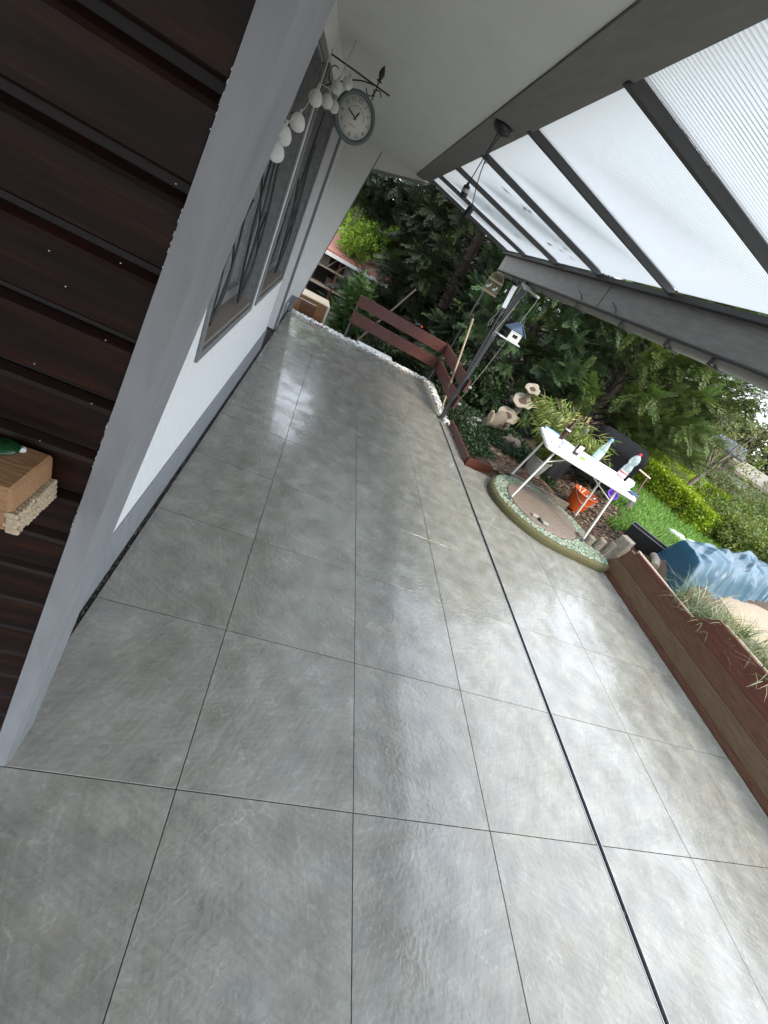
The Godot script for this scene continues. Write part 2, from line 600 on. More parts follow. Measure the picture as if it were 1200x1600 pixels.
func terrace() -> void:
	var base := MB.new()
	base.box(V(0.9, -0.06, -1.78), V(2.1, 0.092, 9.0))          # x -0.15 .. 1.95
	base.box(V(-0.385, -0.06, -3.14), V(0.47, 0.092, 6.28))      # up to the house
	base.box(V(-1.075, -0.06, 1.355), V(1.85, 0.092, 2.71))
	base.box(V(2.69, -0.06, -0.385), V(1.48, 0.092, 6.21))
	var t := structure("terrace", base, M.grout)
	var g := 0.0014
	var lefts := [[-1.82, -1.212], [-1.208, -0.604], [-0.604, 0.0], [0.0, 0.604], [0.604, 1.2065], [1.2065, 1.798]]
	for r in range(-4, 11):
		var z1 := -0.6 * r
		var z0 := z1 - 0.6
		for i in lefts.size():
			var c: Array = lefts[i]
			var a: float = c[0]
			if r >= 0:
				if i < 2:
					continue
				if i == 2:
					a = -0.503
			if r == 10:
				z0 = -6.1
				z1 = -6.0
			var top_x: float = c[1]
			part(t, "tile", tile_box(a + g, top_x - g, z0 + g, z1 - g), M.wet_tile)
		if r < 6:
			var zz := z0
			if r == 5:
				zz = -3.48
			for c in [[1.826, 2.433], [2.433, 3.055], [3.055, 3.418]]:
				part(t, "tile", tile_box(c[0] + g, c[1] - g, zz + g, z1 - g), M.wet_tile)
		elif r < 8:
			part(t, "tile", tile_box(1.826 + g, 1.95, maxf(z0, -4.56) + g, z1 - g), M.wet_tile)
	part(t, "tile", tile_box(1.826 + g, 1.95, -3.6 + g, -3.482), M.wet_tile)
	part(t, "tile", tile_box(1.798 + g, 1.87, -6.1, -4.575), M.wet_tile)
	# slot drain: a black channel with two steel lips
	var d := MB.new()
	for x in [1.7985, 1.8255]:
		d.box(V(x, -0.006, -1.08), V(0.003, 0.016, 6.96))
	var dr := part(t, "drain_slot", d, M.steel)
	var d2 := MB.new()
	d2.box(V(1.812, -0.0125, -1.08), V(0.024, 0.004, 6.96))
	for z in [0.22, -2.0]:
		d2.box(V(1.812, -0.007, z), V(0.024, 0.006, 0.012))
	part(dr, "channel", d2, M.drain_black)
	# dark rubble in the gap along the plinth
	var mm := pebble_mesh(5)
	var xf := []
	var cc := []
	for i in 700:
		var s := rnd.randf_range(0.003, 0.009)
		xf.append(Transform3D(Basis.from_euler(rv(3.0)).scaled(V(s, s * 0.7, s)), V(rnd.randf_range(-0.526, -0.508), -0.010 + rnd.randf_range(0, 0.006), -rnd.randf_range(0.12, 4.0))))
		cc.append(leafy(Color(0.045, 0.04, 0.037), 0.5))
	var o := scatter(self, "rubble", mm, M.pebble, xf, cc)
	o.set_meta("label", "dark rubble in the gap between grey plinth and tiles")
	o.set_meta("category", "rubble")
	# white gravel borders at the far end and beside the railing
	xf = []
	cc = []
	for i in 3400:
		var s := rnd.randf_range(0.009, 0.02)
		var p := V(rnd.randf_range(-0.5, 1.9), 0, rnd.randf_range(-6.26, -6.108))
		if i % 3 == 0:
			p = V(rnd.randf_range(1.875, 1.985), 0, rnd.randf_range(-6.2, -4.58))
		p.y = rnd.randf_range(-0.012, 0.012)
		xf.append(Transform3D(Basis.from_euler(rv(3.0)).scaled(V(s, s * 0.7, s)), p))
		cc.append(leafy(Color(0.60, 0.59, 0.56), 0.3) if rnd.randf() < 0.82 else Color(0.12, 0.115, 0.11))
	o = scatter(self, "gravel", mm, M.pebble, xf, cc)
	o.set_meta("label", "white gravel strip bordering the far edge of the tiles")
	o.set_meta("category", "gravel")
	var k := MB.new()
	k.box(V(0.70, -0.07, -6.28), V(2.6, 0.14, 0.03), 0.004)
	k.box(V(1.995, -0.07, -5.42), V(0.03, 0.14, 1.72), 0.004)
	structure("kerb", k, M.concrete)


func pebble_mesh(sd: int) -> ArrayMesh:
	var mb := MB.new()
	mb.tinted = true
	var f := noise(0.9, sd, 2)
	var rows := []
	var cs := []
	for i in 5:
		var t := PI * i / 4.0
		var row := []
		for j in 6:
			var q := TAU * j / 6.0
			var d := V(sin(t) * cos(q), cos(t), sin(t) * sin(q))
			row.append(d * (1.0 + 0.35 * f.get_noise_3dv(d)))
		rows.append(row)
		cs.append(Vector3.ZERO)
	mb.surf(rows, true, cs)
	return mb.mesh()


# ---------------------------------------------------------------- house
func fin_x(y: float) -> float:   # slanted outer edge of the near side wall
	return -0.451 + 0.134 * y


func house() -> void:
	var h := thing("house", "white plastered house with grey window frames and dark boarded side wall", "house", "", V(-2.0, 0, -3.0))
	var off := -h.position
	var wx := -0.53
	# front wall with two windows and a door opening
	var w := MB.new()
	var th := 0.24
	var seg := func(z0: float, z1: float, y0: float, y1: float) -> void:
		w.box(off + V(wx - th / 2, (y0 + y1) / 2, (z0 + z1) / 2), V(th, y1 - y0, absf(z1 - z0)))
	seg.call(-0.117, -1.38, 0.0, 2.2)
	seg.call(-2.475, -2.685, 0.0, 2.2)
	seg.call(-3.90, -4.05, 0.0, 2.2)
	for q in [[-1.38, -2.475], [-2.685, -3.90]]:
		seg.call(q[0], q[1], 0.0, 0.78)
		seg.call(q[0], q[1], 2.02, 2.2)
	seg.call(-4.05, -4.90, 2.08, 2.2)
	seg.call(-5.02, -6.098, 0.0, 2.2)
	seg.call(-4.90, -5.02, 0.0, 2.2)
	part(h, "wall", w, M.plaster)
	# plinth
	var p := MB.new()
	p.box(off + V(-0.5265, 0.1065, -2.085), V(0.013, 0.213, 3.936), 0.003)
	p.box(off + V(-0.5265, 0.11, -5.56), V(0.013, 0.22, 1.06), 0.003)
	part(h, "plinth", p, M.grey_paint)
	# windows
	for q in [[-1.345, -2.51], [-2.65, -3.93]]:
		window(h, off, q[0], q[1])
	door(h, off)
	near_side(h, off)
	far_side(h, off)
	# soffit, beam, roof, back rooms
	var s := MB.new()
	s.hexa([off + V(-4.2, 2.202, 3.6), off + V(0.182, 2.202, 3.6), off + V(0.375, 2.202, -6.129), off + V(-4.2, 2.202, -6.129), off + V(-4.2, 2.26, 3.6), off + V(0.182, 2.26, 3.6), off + V(0.375, 2.26, -6.129), off + V(-4.2, 2.26, -6.129)])
	part(h, "soffit", s, M.soffit_white)
	var b := MB.new()
	b.hexa([off + V(0.1854, 2.192, 3.6), off + V(0.2984, 2.192, 3.6), off + V(0.49, 2.192, -6.1), off + V(0.377, 2.192, -6.1), off + V(0.1854, 2.36, 3.6), off + V(0.2984, 2.36, 3.6), off + V(0.49, 2.36, -6.1), off + V(0.377, 2.36, -6.1)])
	b.hexa([off + V(0.3004, 2.198, 3.6), off + V(0.3684, 2.206, 3.6), off + V(0.56, 2.206, -6.1), off + V(0.492, 2.198, -6.1), off + V(0.3004, 2.36, 3.6), off + V(0.3684, 2.36, 3.6), off + V(0.56, 2.36, -6.1), off + V(0.492, 2.36, -6.1)])
	part(h, "beam", b, M.beam_grey)
	var r := MB.new()
	r.hexa([off + V(-4.6, 3.5, 3.8), off + V(0.42, 2.37, 3.8), off + V(0.60, 2.37, -6.5), off + V(-4.6, 3.5, -6.5), off + V(-4.6, 3.62, 3.8), off + V(0.42, 2.49, 3.8), off + V(0.60, 2.49, -6.5), off + V(-4.6, 3.62, -6.5)])
	part(h, "roof", r, M.slate_roof)
	var k := MB.new()
	k.box(off + V(-4.3, 1.6, -3.1), V(0.2, 3.9, 6.4))
	k.extrude([off + V(-4.2, 2.262, 0.0), off + V(0.2, 2.262, 0.0), off + V(0.2, 2.40, 0.0), off + V(-4.2, 3.45, 0.0)], V(0, 0, -0.1))
	k.extrude([off + V(-4.2, 2.262, -6.1), off + V(0.56, 2.262, -6.1), off + V(0.56, 2.365, -6.1), off + V(-4.2, 3.45, -6.1)], V(0, 0, -0.1))
	part(h, "rear_wall", k, M.plaster)
	var fl := MB.new()
	fl.box(off + V(-2.5, 0.05, -3.1), V(3.4, 0.1, 5.98))
	fl.box(off + V(-2.6, 1.15, -5.6), V(3.0, 2.1, 0.1))
	fl.box(off + V(-2.0, 1.15, -3.1), V(0.1, 2.1, 4.6))
	part(h, "room", fl, M.room_grey)


func window(h: Node3D, off: Vector3, z0: float, z1: float) -> void:
	var wn := Node3D.new()
	var k: int = h.get_meta("n_window", -1) + 1
	h.set_meta("n_window", k)
	wn.name = "window" if k == 0 else "window_%03d" % k
	h.add_child(wn)
	wn.position = off + V(-0.53, 0.74, (z0 + z1) / 2)
	var W := z0 - z1
	var H := 1.32
	var tr := MB.new()   # flat surround, proud of the plaster
	for s in [-1.0, 1.0]:
		tr.box(V(0.004, H / 2, s * (W / 2 - 0.02)), V(0.016, H, 0.04), 0.002)
		tr.box(V(0.004, H / 2 + s * (H / 2 - 0.02), 0), V(0.0155, 0.04, W - 0.081), 0.002)
	part(wn, "surround", tr, M.frame_grey)
	var rv_ := MB.new()   # lining of the recess
	for s in [-1.0, 1.0]:
		rv_.box(V(-0.06, H / 2, s * (W / 2 - 0.045)), V(0.108, H - 0.08, 0.01))
	rv_.box(V(-0.06, H - 0.045, 0), V(0.108, 0.01, W - 0.1))
	part(wn, "reveal", rv_, M.frame_grey)
	var si := MB.new()
	si.hexa([V(-0.12, 0.042, -W / 2 + 0.041), V(0.0, 0.042, -W / 2 + 0.041), V(0.0, 0.042, W / 2 - 0.041), V(-0.12, 0.042, W / 2 - 0.041), V(-0.12, 0.075, -W / 2 + 0.041), V(-0.002, 0.058, -W / 2 + 0.041), V(-0.002, 0.058, W / 2 - 0.041), V(-0.12, 0.075, W / 2 - 0.041)])
	part(wn, "sill", si, M.sill_brown)
	for e in [[-W / 2 + 0.05, -0.004], [0.004, W / 2 - 0.05]]:   # two sashes
		var a: float = e[0]
		var b: float = e[1]
		var fr := MB.new()
		for zz in [a + 0.03, b - 0.03]:
			fr.box(V(-0.10, 0.695, zz), V(0.05, 1.21, 0.06), 0.006)
		for yy in [0.115, 1.27]:
			fr.box(V(-0.10, yy, (a + b) / 2), V(0.049, 0.06, b - a - 0.121), 0.006)
		var sash := part(wn, "sash", fr, M.frame_grey)
		var gl := MB.new()
		gl.box(V(-0.105, 0.69, (a + b) / 2), V(0.006, 1.10, b - a - 0.12))
		part(sash, "pane", gl, M.pane)
		var cu := MB.new()   # curtain folds behind the glass
		var rows := []
		for i in 2:
			var row := []
			for j in 49:
				var t := float(j) / 48.0
				row.append(V(-0.185 + 0.022 * sin(t * 46.0 + a * 7.0) + 0.012 * sin(t * 17.0), 0.02 + i * 1.32, a + (b - a) * t))
			rows.append(row)
		cu.surf(rows, false, [], V(-1, 0.7, 0))
		part(sash, "curtain", cu, M.curtain)
	# wrought-iron tendrils standing in the recess
	var ir := MB.new()
	for c in [-0.27 * W, 0.23 * W]:
		for q in [[-0.20, 0.55, 0.10], [-0.10, 0.95, -0.06], [0.04, 1.15, 0.05], [0.17, 0.70, -0.10], [0.10, 1.05, 0.14]]:
			var path := []
			for i in 15:
				var t := i / 14.0
				path.append(V(-0.04 + 0.012 * sin(t * 5.0), 0.075 + q[1] * t, c + q[0] * pow(t, 1.6) * 1.2 + q[2] * 1.7 * sin(t * PI * 1.2) * (1.0 - 0.4 * t)))
			ir.tube(path, 0.0055, 6)
	part(wn, "grille", ir, M.iron)


func door(h: Node3D, off: Vector3) -> void:
	var d := MB.new()
	d.box(off + V(-0.60, 1.04, -4.952), V(0.19, 2.08, 0.10), 0.004)
	d.box(off + V(-0.64, 1.04, -4.085), V(0.18, 2.08, 0.06), 0.004)
	d.box(off + V(-0.64, 2.05, -4.51), V(0.18, 0.055, 0.78), 0.004)
	var f := part(h, "door_frame", d, M.frame_grey)
	var l := MB.new()
	l.box(off + V(-0.68, 0.30, -4.51), V(0.045, 0.58, 0.77), 0.004)
	for z in [-4.17, -4.85]:
		l.box(off + V(-0.68, 1.30, z), V(0.045, 1.41, 0.09), 0.004)
	l.box(off + V(-0.68, 1.97, -4.51), V(0.044, 0.09, 0.58), 0.004)
	part(f, "door_leaf", l, M.frame_grey)
	var g := MB.new()
	g.box(off + V(-0.68, 1.26, -4.51), V(0.008, 1.33, 0.585))
	part(f, "pane", g, M.pane)
	var st := MB.new()
	st.box(off + V(-0.508, 1.05, -5.012), V(0.012, 2.06, 0.018), 0.002)
	part(f, "weather_strip", st, M.white_plastic)


func near_side(h: Node3D, off: Vector3) -> void:
	var c := MB.new()
	var ring := [off + V(-4.2, 0, -0.115), off + V(fin_x(0), 0, -0.115), off + V(fin_x(2.2), 2.2, -0.115), off + V(-4.2, 2.2, -0.115)]
	c.extrude(ring, V(0, 0, 0.09))
	var sw := part(h, "side_wall", c, M.grey_paint)
	var tr := MB.new()
	var sx := func(y: float) -> float: return fin_x(y) - 0.040 + 0.006 * y / 2.2
	tr.hexa([off + V(sx.call(0.0), 0.0, -0.0248), off + V(fin_x(0), 0.0, -0.0248), off + V(fin_x(0) - 0.005, 0.0, 0.0), off + V(sx.call(0.0), 0.0, 0.002),
		off + V(sx.call(2.2), 2.2, -0.0248), off + V(fin_x(2.2), 2.2, -0.0248), off + V(fin_x(2.2) - 0.005, 2.2, 0.0), off + V(sx.call(2.2), 2.2, 0.002)])
	part(sw, "corner_strip", tr, M.grey_paint)
	var bk := MB.new()
	bk.extrude([off + V(-4.2, 0.0, -0.0245), off + V(fin_x(0) - 0.041, 0.0, -0.0245), off + V(fin_x(2.2) - 0.037, 2.2, -0.0245), off + V(-4.2, 2.2, -0.0245)], V(0, 0, 0.004))
	part(sw, "backing", bk, M.groove_black)
	var pitch := 0.0928
	var y0 := 1.597 - 17 * pitch
	for i in 24:
		var a := y0 + i * pitch + 0.006
		var b := y0 + (i + 1) * pitch - 0.006
		if b > 2.2:
			break
		a = maxf(a, 0.012)
		var pl := MB.new()
		var x0 := -2.6
		var ea: float = sx.call(a) - 0.0012 - rnd.randf_range(0, 0.0015)
		var eb: float = sx.call(b) - 0.0012 - rnd.randf_range(0, 0.0015)
		var zf := -0.004 + rnd.randf_range(-0.0015, 0.0015)
		# tongue-and-groove board with a rounded upper edge
		var prof := [[a, -0.020], [a, zf - 0.003], [a + 0.003, zf], [b - 0.013, zf], [b - 0.007, zf - 0.003], [b + 0.001, zf - 0.013], [b + 0.001, -0.020]]
		var mid := off + V(-1.2, (a + b) / 2, -0.012)
		var rr := []
		var ll := []
		for q in prof:
			var t: float = (q[0] - a) / (b - a)
			rr.append(off + V(lerpf(ea, eb, t), q[0], q[1]))
			ll.append(off + V(x0, q[0], q[1]))
		for j in prof.size():
			var j2 := (j + 1) % prof.size()
			pl.poly([rr[j], rr[j2], ll[j2], ll[j]], mid)
		pl.poly(rr, mid)
		part(sw, "plank", pl, M.dark_wood)
	var chips := MB.new()   # flakes of white filler left along the strip
	var cn := noise(6.0, 5, 2)
	for i in 150:
		var yy := rnd.randf_range(0.85, 1.72)
		if cn.get_noise_1d(yy) < 0.2:
			continue
		var s := rnd.randf_range(0.0003, 0.0008)
		var ln := rnd.randf_range(0.001, 0.006)
		chips.box(V(0, 0, 0), V(s, ln, 0.0016), 0.0, Transform3D(Basis.from_euler(V(0, 0, -0.137)), off + V(sx.call(yy) - 0.0004 + rnd.randf_range(-0.0008, 0.0002), yy, 0.0002)))
	part(sw, "filler", chips, M.plaster).set_meta("kind", "stuff")
	for q in [[-0.34, 1.405], [-0.41, 1.382], [-0.392, 1.352], [-0.30, 1.505], [-0.345, 1.31], [-0.42, 1.24], [-0.352, 1.215], [-0.41, 1.125]]:
		var sp := MB.new()
		sp.box(off + V(q[0], q[1], -0.003), V(0.0013, 0.0010, 0.002), 0.0003)
		part(sw, "speck", sp, M.plaster)



func far_side(h: Node3D, off: Vector3) -> void:
	var fx := func(y: float) -> float: return -0.471 + 0.1656 * y
	var c := MB.new()
	c.extrude([off + V(-4.2, 0.0, -6.102), off + V(fx.call(0.0), 0.0, -6.102), off + V(fx.call(2.2), 2.2, -6.102), off + V(-4.2, 2.2, -6.102)], V(0, 0, -0.12))
	var sw := part(h, "end_wall", c, M.soffit_white)
	var p := MB.new()
	p.extrude([off + V(-0.52, 0.0, -6.094), off + V(fx.call(0.0) + 0.006, 0.0, -6.094), off + V(fx.call(0.22) + 0.006, 0.22, -6.094), off + V(-0.52, 0.22, -6.094)], V(0, 0, -0.14))
	part(sw, "plinth", p, M.frame_grey)
	var t := MB.new()   # edging down the slanted edge
	t.hexa([off + V(fx.call(0.22) + 0.001, 0.22, -6.112), off + V(fx.call(0.22) + 0.012, 0.22, -6.112), off + V(fx.call(0.22) + 0.012, 0.22, -6.21), off + V(fx.call(0.22) + 0.001, 0.22, -6.21),
		off + V(fx.call(2.19) + 0.001, 2.19, -6.112), off + V(fx.call(2.19) + 0.012, 2.19, -6.112), off + V(fx.call(2.19) + 0.012, 2.19, -6.21), off + V(fx.call(2.19) + 0.001, 2.19, -6.21)])
	part(sw, "edging", t, M.frame_grey)
	var g := MB.new()   # gable board under the eaves
	g.extrude([off + V(-0.15, 2.25, -6.13), off + V(-0.15, 2.0, -6.13), off + V(-0.128, 1.995, -6.13), off + V(0.55, 2.2, -6.13), off + V(0.55, 2.25, -6.13)], V(0, 0, -0.04))
	part(sw, "gable_board", g, M.soffit_white)
	var gb := MB.new()
	gb.hexa([off + V(-0.13, 1.962, -6.12), off + V(-0.13, 1.993, -6.12), off + V(0.55, 2.198, -6.12), off + V(0.55, 2.167, -6.12), off + V(-0.13, 1.962, -6.18), off + V(-0.13, 1.993, -6.18), off + V(0.55, 2.198, -6.18), off + V(0.55, 2.167, -6.18)])
	part(sw, "gable_trim", gb, M.frame_grey)
	var sk := MB.new()
	sk.box(off + V(-0.517, 0.15, -5.75), V(0.01, 0.045, 0.05), 0.003)
	part(sw, "socket", sk, M.white_plastic)


# ---------------------------------------------------------------- canopy
func gut_y(z: float) -> float:
	return 2.118 + 0.0122 * z


func canopy() -> void:
	var c := thing("patio_canopy", "patio canopy of clear ribbed polycarbonate sheets on dark rafters with grey fascia", "canopy", "", V(1.85, 0, -4.65))
	var off := -c.position
	var tops := [3.6, 2.7, 1.75, 0.82, -0.15, -1.135, -2.05, -3.05, -4.06, -5.13, -5.86]
	var bots := [3.6, 2.7, 1.80, 0.84, -0.20, -1.24, -2.27, -3.23, -4.13, -5.09, -5.86]
	var tx := func(z: float) -> float: return 0.42 - 0.021 * z
	var top := func(i: int) -> Vector3: return off + V(tx.call(tops[i]), 2.232, tops[i])
	var bot := func(i: int) -> Vector3: return off + V(1.815, gut_y(bots[i]) + 0.015, bots[i])
	for i in tops.size():
		var a: Vector3 = top.call(i)
		var b: Vector3 = bot.call(i)
		var r := MB.new()
		var e := V(0, 0, 0.0145)
		var d := V(0, -0.035, 0)
		r.hexa([a - e, a + e, b + e, b - e, a - e + d, a + e + d, b + e + d, b - e + d])
		var ra := part(c, "rafter", r, M.rafter_metal)
		var cap := MB.new()
		var e2 := V(0, 0, 0.022)
		var u := V(0, 0.016, 0)
		cap.hexa([a - e2 + u, a + e2 + u, b + e2 + u, b - e2 + u, a - e2 + u * 1.5, a + e2 + u * 1.5, b + e2 + u * 1.5, b - e2 + u * 1.5])
		part(ra, "cover_strip", cap, M.rafter_metal)
	for i in tops.size() - 1:
		var z := V(0, 0, -0.0165)
		var up := V(0, 0.003, 0)
		var a: Vector3 = top.call(i) + z + up + V(-0.02, 0, 0)
		var b: Vector3 = top.call(i + 1) - z + up + V(-0.02, 0, 0)
		var p: Vector3 = bot.call(i) + z + up + V(0.02, 0, 0)
		var q: Vector3 = bot.call(i + 1) - z + up + V(0.02, 0, 0)
		var s := MB.new()
		s.poly([a, b, q, p], a - V(0, 1, 0))
		var nr := int(a.distance_to(b) / 0.016)
		var hh := V(0, 0.010, 0)
		for k in nr + 1:   # inner webs of the twin-wall sheet
			var t := float(k) / nr
			var m := a.lerp(b, t)
			var n := p.lerp(q, t)
			s.poly([m, n, n + hh, m + hh], m - V(0, 0, 1))
		part(c, "roof_sheet", s, M.polycarbonate)
	# front rail, fascia in two lengths with a joint, bead, gutter
	var run := func(mb: MB, x0: float, x1: float, d0: float, d1: float, z0: float, z1: float) -> void:
		mb.hexa([off + V(x0, gut_y(z0) + d0, z0), off + V(x1, gut_y(z0) + d0, z0), off + V(x1, gut_y(z0) + d1, z0), off + V(x0, gut_y(z0) + d1, z0),
			off + V(x0, gut_y(z1) + d0, z1), off + V(x1, gut_y(z1) + d0, z1), off + V(x1, gut_y(z1) + d1, z1), off + V(x0, gut_y(z1) + d1, z1)])
	var rl := MB.new()
	run.call(rl, 1.80, 1.85, -0.034, -0.003, 3.7, -5.9)
	part(c, "front_rail", rl, M.rail_dark)
	for e in [[3.7, -3.014], [-3.026, -5.86]]:
		var f := MB.new()
		run.call(f, 1.852, 1.858, -0.215, -0.02, e[0], e[1])
		part(c, "fascia", f, M.fascia_metal)
	var bd := MB.new()
	bd.tube([off + V(1.852, gut_y(3.7) - 0.222, 3.7), off + V(1.852, gut_y(-5.86) - 0.222, -5.86)], 0.011, 10)
	part(c, "bead", bd, M.rail_dark)
	var gt := MB.new()   # half-round gutter hung outside the fascia
	var rows := []
	for zz in [3.7, -5.9]:
		var row := []
		for j in 13:
			var t := PI + PI * j / 12.0
			row.append(off + V(1.925 + 0.066 * cos(t), gut_y(zz) - 0.20 + 0.066 * sin(t), zz))
		rows.append(row)
	gt.surf(rows, false, [off + V(1.925, 2.0, 2.0), off + V(1.925, 1.9, -5.9)])
	gt.tube([off + V(1.991, gut_y(3.7) - 0.20, 3.7), off + V(1.991, gut_y(-5.9) - 0.20, -5.9)], 0.008, 6)
	var gu := part(c, "gutter", gt, M.fascia_metal)
	for z in [0.2, -0.75, -1.65, -2.05, -2.6, -3.35, -4.2, -5.2]:
		var bk := MB.new()
		bk.box(off + V(1.925, gut_y(z) - 0.27, z), V(0.10, 0.006, 0.025))
		bk.box(off + V(1.860, gut_y(z) - 0.235, z), V(0.006, 0.075, 0.025))
		part(gu, "bracket", bk, M.rail_dark)
	for z in [-2.72, -3.30]:   # two little prongs on the fascia
		var pg := MB.new()
		pg.tube([off + V(1.850, gut_y(z) - 0.205, z), off + V(1.835, gut_y(z) - 0.175, z - 0.02), off + V(1.83, gut_y(z) - 0.15, z - 0.10)], 0.004, 6)
		part(c, "prong", pg, M.rail_dark)
	var jt := MB.new()
	jt.box(off + V(1.8535, gut_y(-3.02) - 0.117, -3.02), V(0.004, 0.19, 0.011))
	part(c, "joint", jt, M.groove_black)
	var po := MB.new()
	po.box(V(0, 0.915, 0), V(0.05, 1.83, 0.05), 0.004)
	var pp := part(c, "post", po, M.dark_steel)
	var ft := MB.new()
	ft.box(V(0, 0.006, 0), V(0.11, 0.012, 0.11), 0.003)
	part(pp, "foot_plate", ft, M.dark_steel)
	# fallen leaves lying on the far sheets
	for i in 16:
		var z := rnd.randf_range(-5.8, -3.4)
		var t := rnd.randf_range(0.25, 0.97)
		var lf := MB.new()
		var s := rnd.randf_range(0.02, 0.055)
		for k in 3:
			var o := rv(s * 0.6) * V(1, 0.05, 1)
			lf.poly([o + V(-s, 0.002, 0), o + V(0, 0.006, s * 0.4), o + V(s, 0.001, 0), o + V(0, 0.004, -s * 0.4)], o - V(0, 1, 0))
		var o := thing("fallen_leaves", "dark clump of fallen leaves lying on the far canopy sheets", "leaves", "leaf clumps on the canopy", V(lerpf(tx.call(z), 1.815, t), lerpf(2.232, gut_y(z) + 0.015, t) + 0.014, z), rnd.randf() * TAU)
		part(o, "leaf", lf, M.bark)


# ---------------------------------------------------------------- small things on the terrace side
func egg(mb: MB, at: Vector3, r: float, h: float) -> void:
	var prof := []
	for i in 11:
		var t := PI * i / 10.0
		prof.append(Vector2(maxf(0.0015, r * sin(t) * (1.0 + 0.12 * cos(t))), -h * cos(t)))
	var rows := []
	var cs := []
	for p in prof:
		var row := []
		for j in 24:
			var q := TAU * j / 24.0
			var k: float = p.x * (1.0 + 0.03 * cos(q * 8.0))
			row.append(at + V(cos(q) * k, p.y, sin(q) * k))
		rows.append(row)
		cs.append(at)
	mb.surf(rows, true, cs)


func terrace_things() -> void:
	# paper lanterns on a cord along the windows
	var pts := [V(-0.42, 1.60, -0.70), V(-0.42, 1.652, -0.992), V(-0.42, 1.587, -1.001), V(-0.42, 1.630, -1.261), V(-0.42, 1.58, -1.215), V(-0.42, 1.692, -1.466), V(-0.42, 1.805, -1.718), V(-0.42, 1.859, -2.107), V(-0.425, 1.90, -2.52), V(-0.43, 1.96, -2.40), V(-0.40, 2.02, -2.55)]
	var g := thing("lantern_garland", "string of small white paper lanterns hanging before the windows", "lanterns", "", V(-0.42, 1.5, -1.6))
	var o := -g.position
	var cord := MB.new()
	var line := []
	for q in [V(-0.50, 1.28, -0.95), V(-0.46, 1.45, -0.85), V(-0.42, 1.66, -0.80), V(-0.41, 1.66, -0.99), V(-0.42, 1.625, -1.10), V(-0.42, 1.66, -1.26), V(-0.41, 1.735, -1.46), V(-0.42, 1.85, -1.71), V(-0.42, 1.90, -2.1), V(-0.43, 1.96, -2.4), V(-0.43, 2.19, -2.6)]:
		line.append(o + q)
	cord.tube(line, 0.0018, 5)
	part(g, "cord", cord, M.cord_white)
	for p in pts:
		var e := MB.new()
		egg(e, o + p, 0.0265, 0.028)
		var l := part(g, "lantern", e, M.paper)
		var cp := MB.new()
		cp.tube([o + p + V(0, 0.028, 0), o + p + V(0, 0.040, 0)], 0.005, 6)
		part(l, "cap", cp, M.cord_white)
	clock()
	# pendant with two bare sockets
	var d := thing("pendant_lamp", "black pendant lamp rose with two looped cables and bare bulb sockets", "lamp", "", V(0.372, 2.19, -2.18))
	var m := MB.new()
	m.lathe([Vector2(0.001, 0.0), Vector2(0.052, 0.0), Vector2(0.053, -0.006), Vector2(0.046, -0.022), Vector2(0.02, -0.034), Vector2(0.001, -0.036)], 24)
	part(d, "ceiling_rose", m, M.black_plastic)
	var ends := [[V(-0.030, -0.27, 0.0), V(-0.035, -0.14, 0.0)], [V(0.045, -0.335, -0.01), V(0.01, -0.15, 0.0)]]
	for i in 2:
		var e: Array = ends[i]
		var path := []
		var a := V(-0.012 + 0.024 * i, -0.02, 0.012)
		var cc: Vector3 = e[1] + V(0.02 - 0.07 * i, 0.03, 0)
		for k in 13:
			var t := k / 12.0
			path.append(a.lerp(cc, t).lerp(cc.lerp(e[0], t), t))
		m = MB.new()
		m.tube(path, 0.0028, 6)
		var cb := part(d, "cable", m, M.cord_black)
		m = MB.new()
		var xf := Transform3D(Basis.from_euler(V(0.05, 0, 0.12 - 0.25 * i)), e[0])
		m.lathe([Vector2(0.001, 0.012), Vector2(0.006, 0.01), Vector2(0.009, 0.0), Vector2(0.018, -0.006), Vector2(0.0195, -0.05), Vector2(0.017, -0.058), Vector2(0.012, -0.056), Vector2(0.001, -0.05)], 16, xf)
		part(cb, "socket", m, M.black_plastic)
		if i == 0:
			m = MB.new()
			m.lathe([Vector2(0.020, -0.018), Vector2(0.0205, -0.02), Vector2(0.0205, -0.032), Vector2(0.020, -0.034)], 16, xf)
			part(cb, "ring", m, M.steel)
	m = MB.new()
	m.tube([V(-0.012, -0.145, 0.004), V(0.0, -0.158, 0.006), V(0.012, -0.145, 0.004), V(0.0, -0.135, 0.004), V(-0.012, -0.145, 0.004)], 0.003, 6)
	part(d, "knot", m, M.cord_black)
	# shelf of two boards on the planked wall
	var s := thing("wall_shelf", "rough two-board wooden shelf end sticking out from the dark boarded wall", "shelf", "", V(-0.6, 1.028, 0.045))
	m = MB.new()
	m.box(V(-0.3945, 0.062, 0.002), V(1.21, 0.043, 0.094), 0.004)
	part(s, "board", m, M.pale_wood)
	m = MB.new()
	var jag := noise(30.0, 4, 2)
	var rows := []
	for i in 2:   # lower board with a ragged sawn end
		pass
	m.box(V(-0.40, 0.020, 0.0), V(1.206, 0.038, 0.088), 0.003)
	var lb := part(s, "board", m, M.pale_wood)
	m = MB.new()
	for i in 13:
		var z := -0.044 + i * 0.0073
		for j in 4:
			m.box(V(0.203 + 0.006 + 0.003 * jag.get_noise_2d(i, j), 0.006 + j * 0.0095, z), V(0.016, 0.0088, 0.0068), 0.002)
	part(lb, "sawn_end", m, M.sawn_wood)
	for i in 3:
		m = MB.new()
		m.box(V(-0.9 + i * 0.25, -0.05, -0.02), V(0.03, 0.10, 0.045), 0.003)
		part(s, "bracket", m, M.iron)
	var gd := thing("glass_dish", "small round green glass piece lying on the wooden shelf", "dish", "", V(-0.438, 1.1116, 0.024))
	m = MB.new()
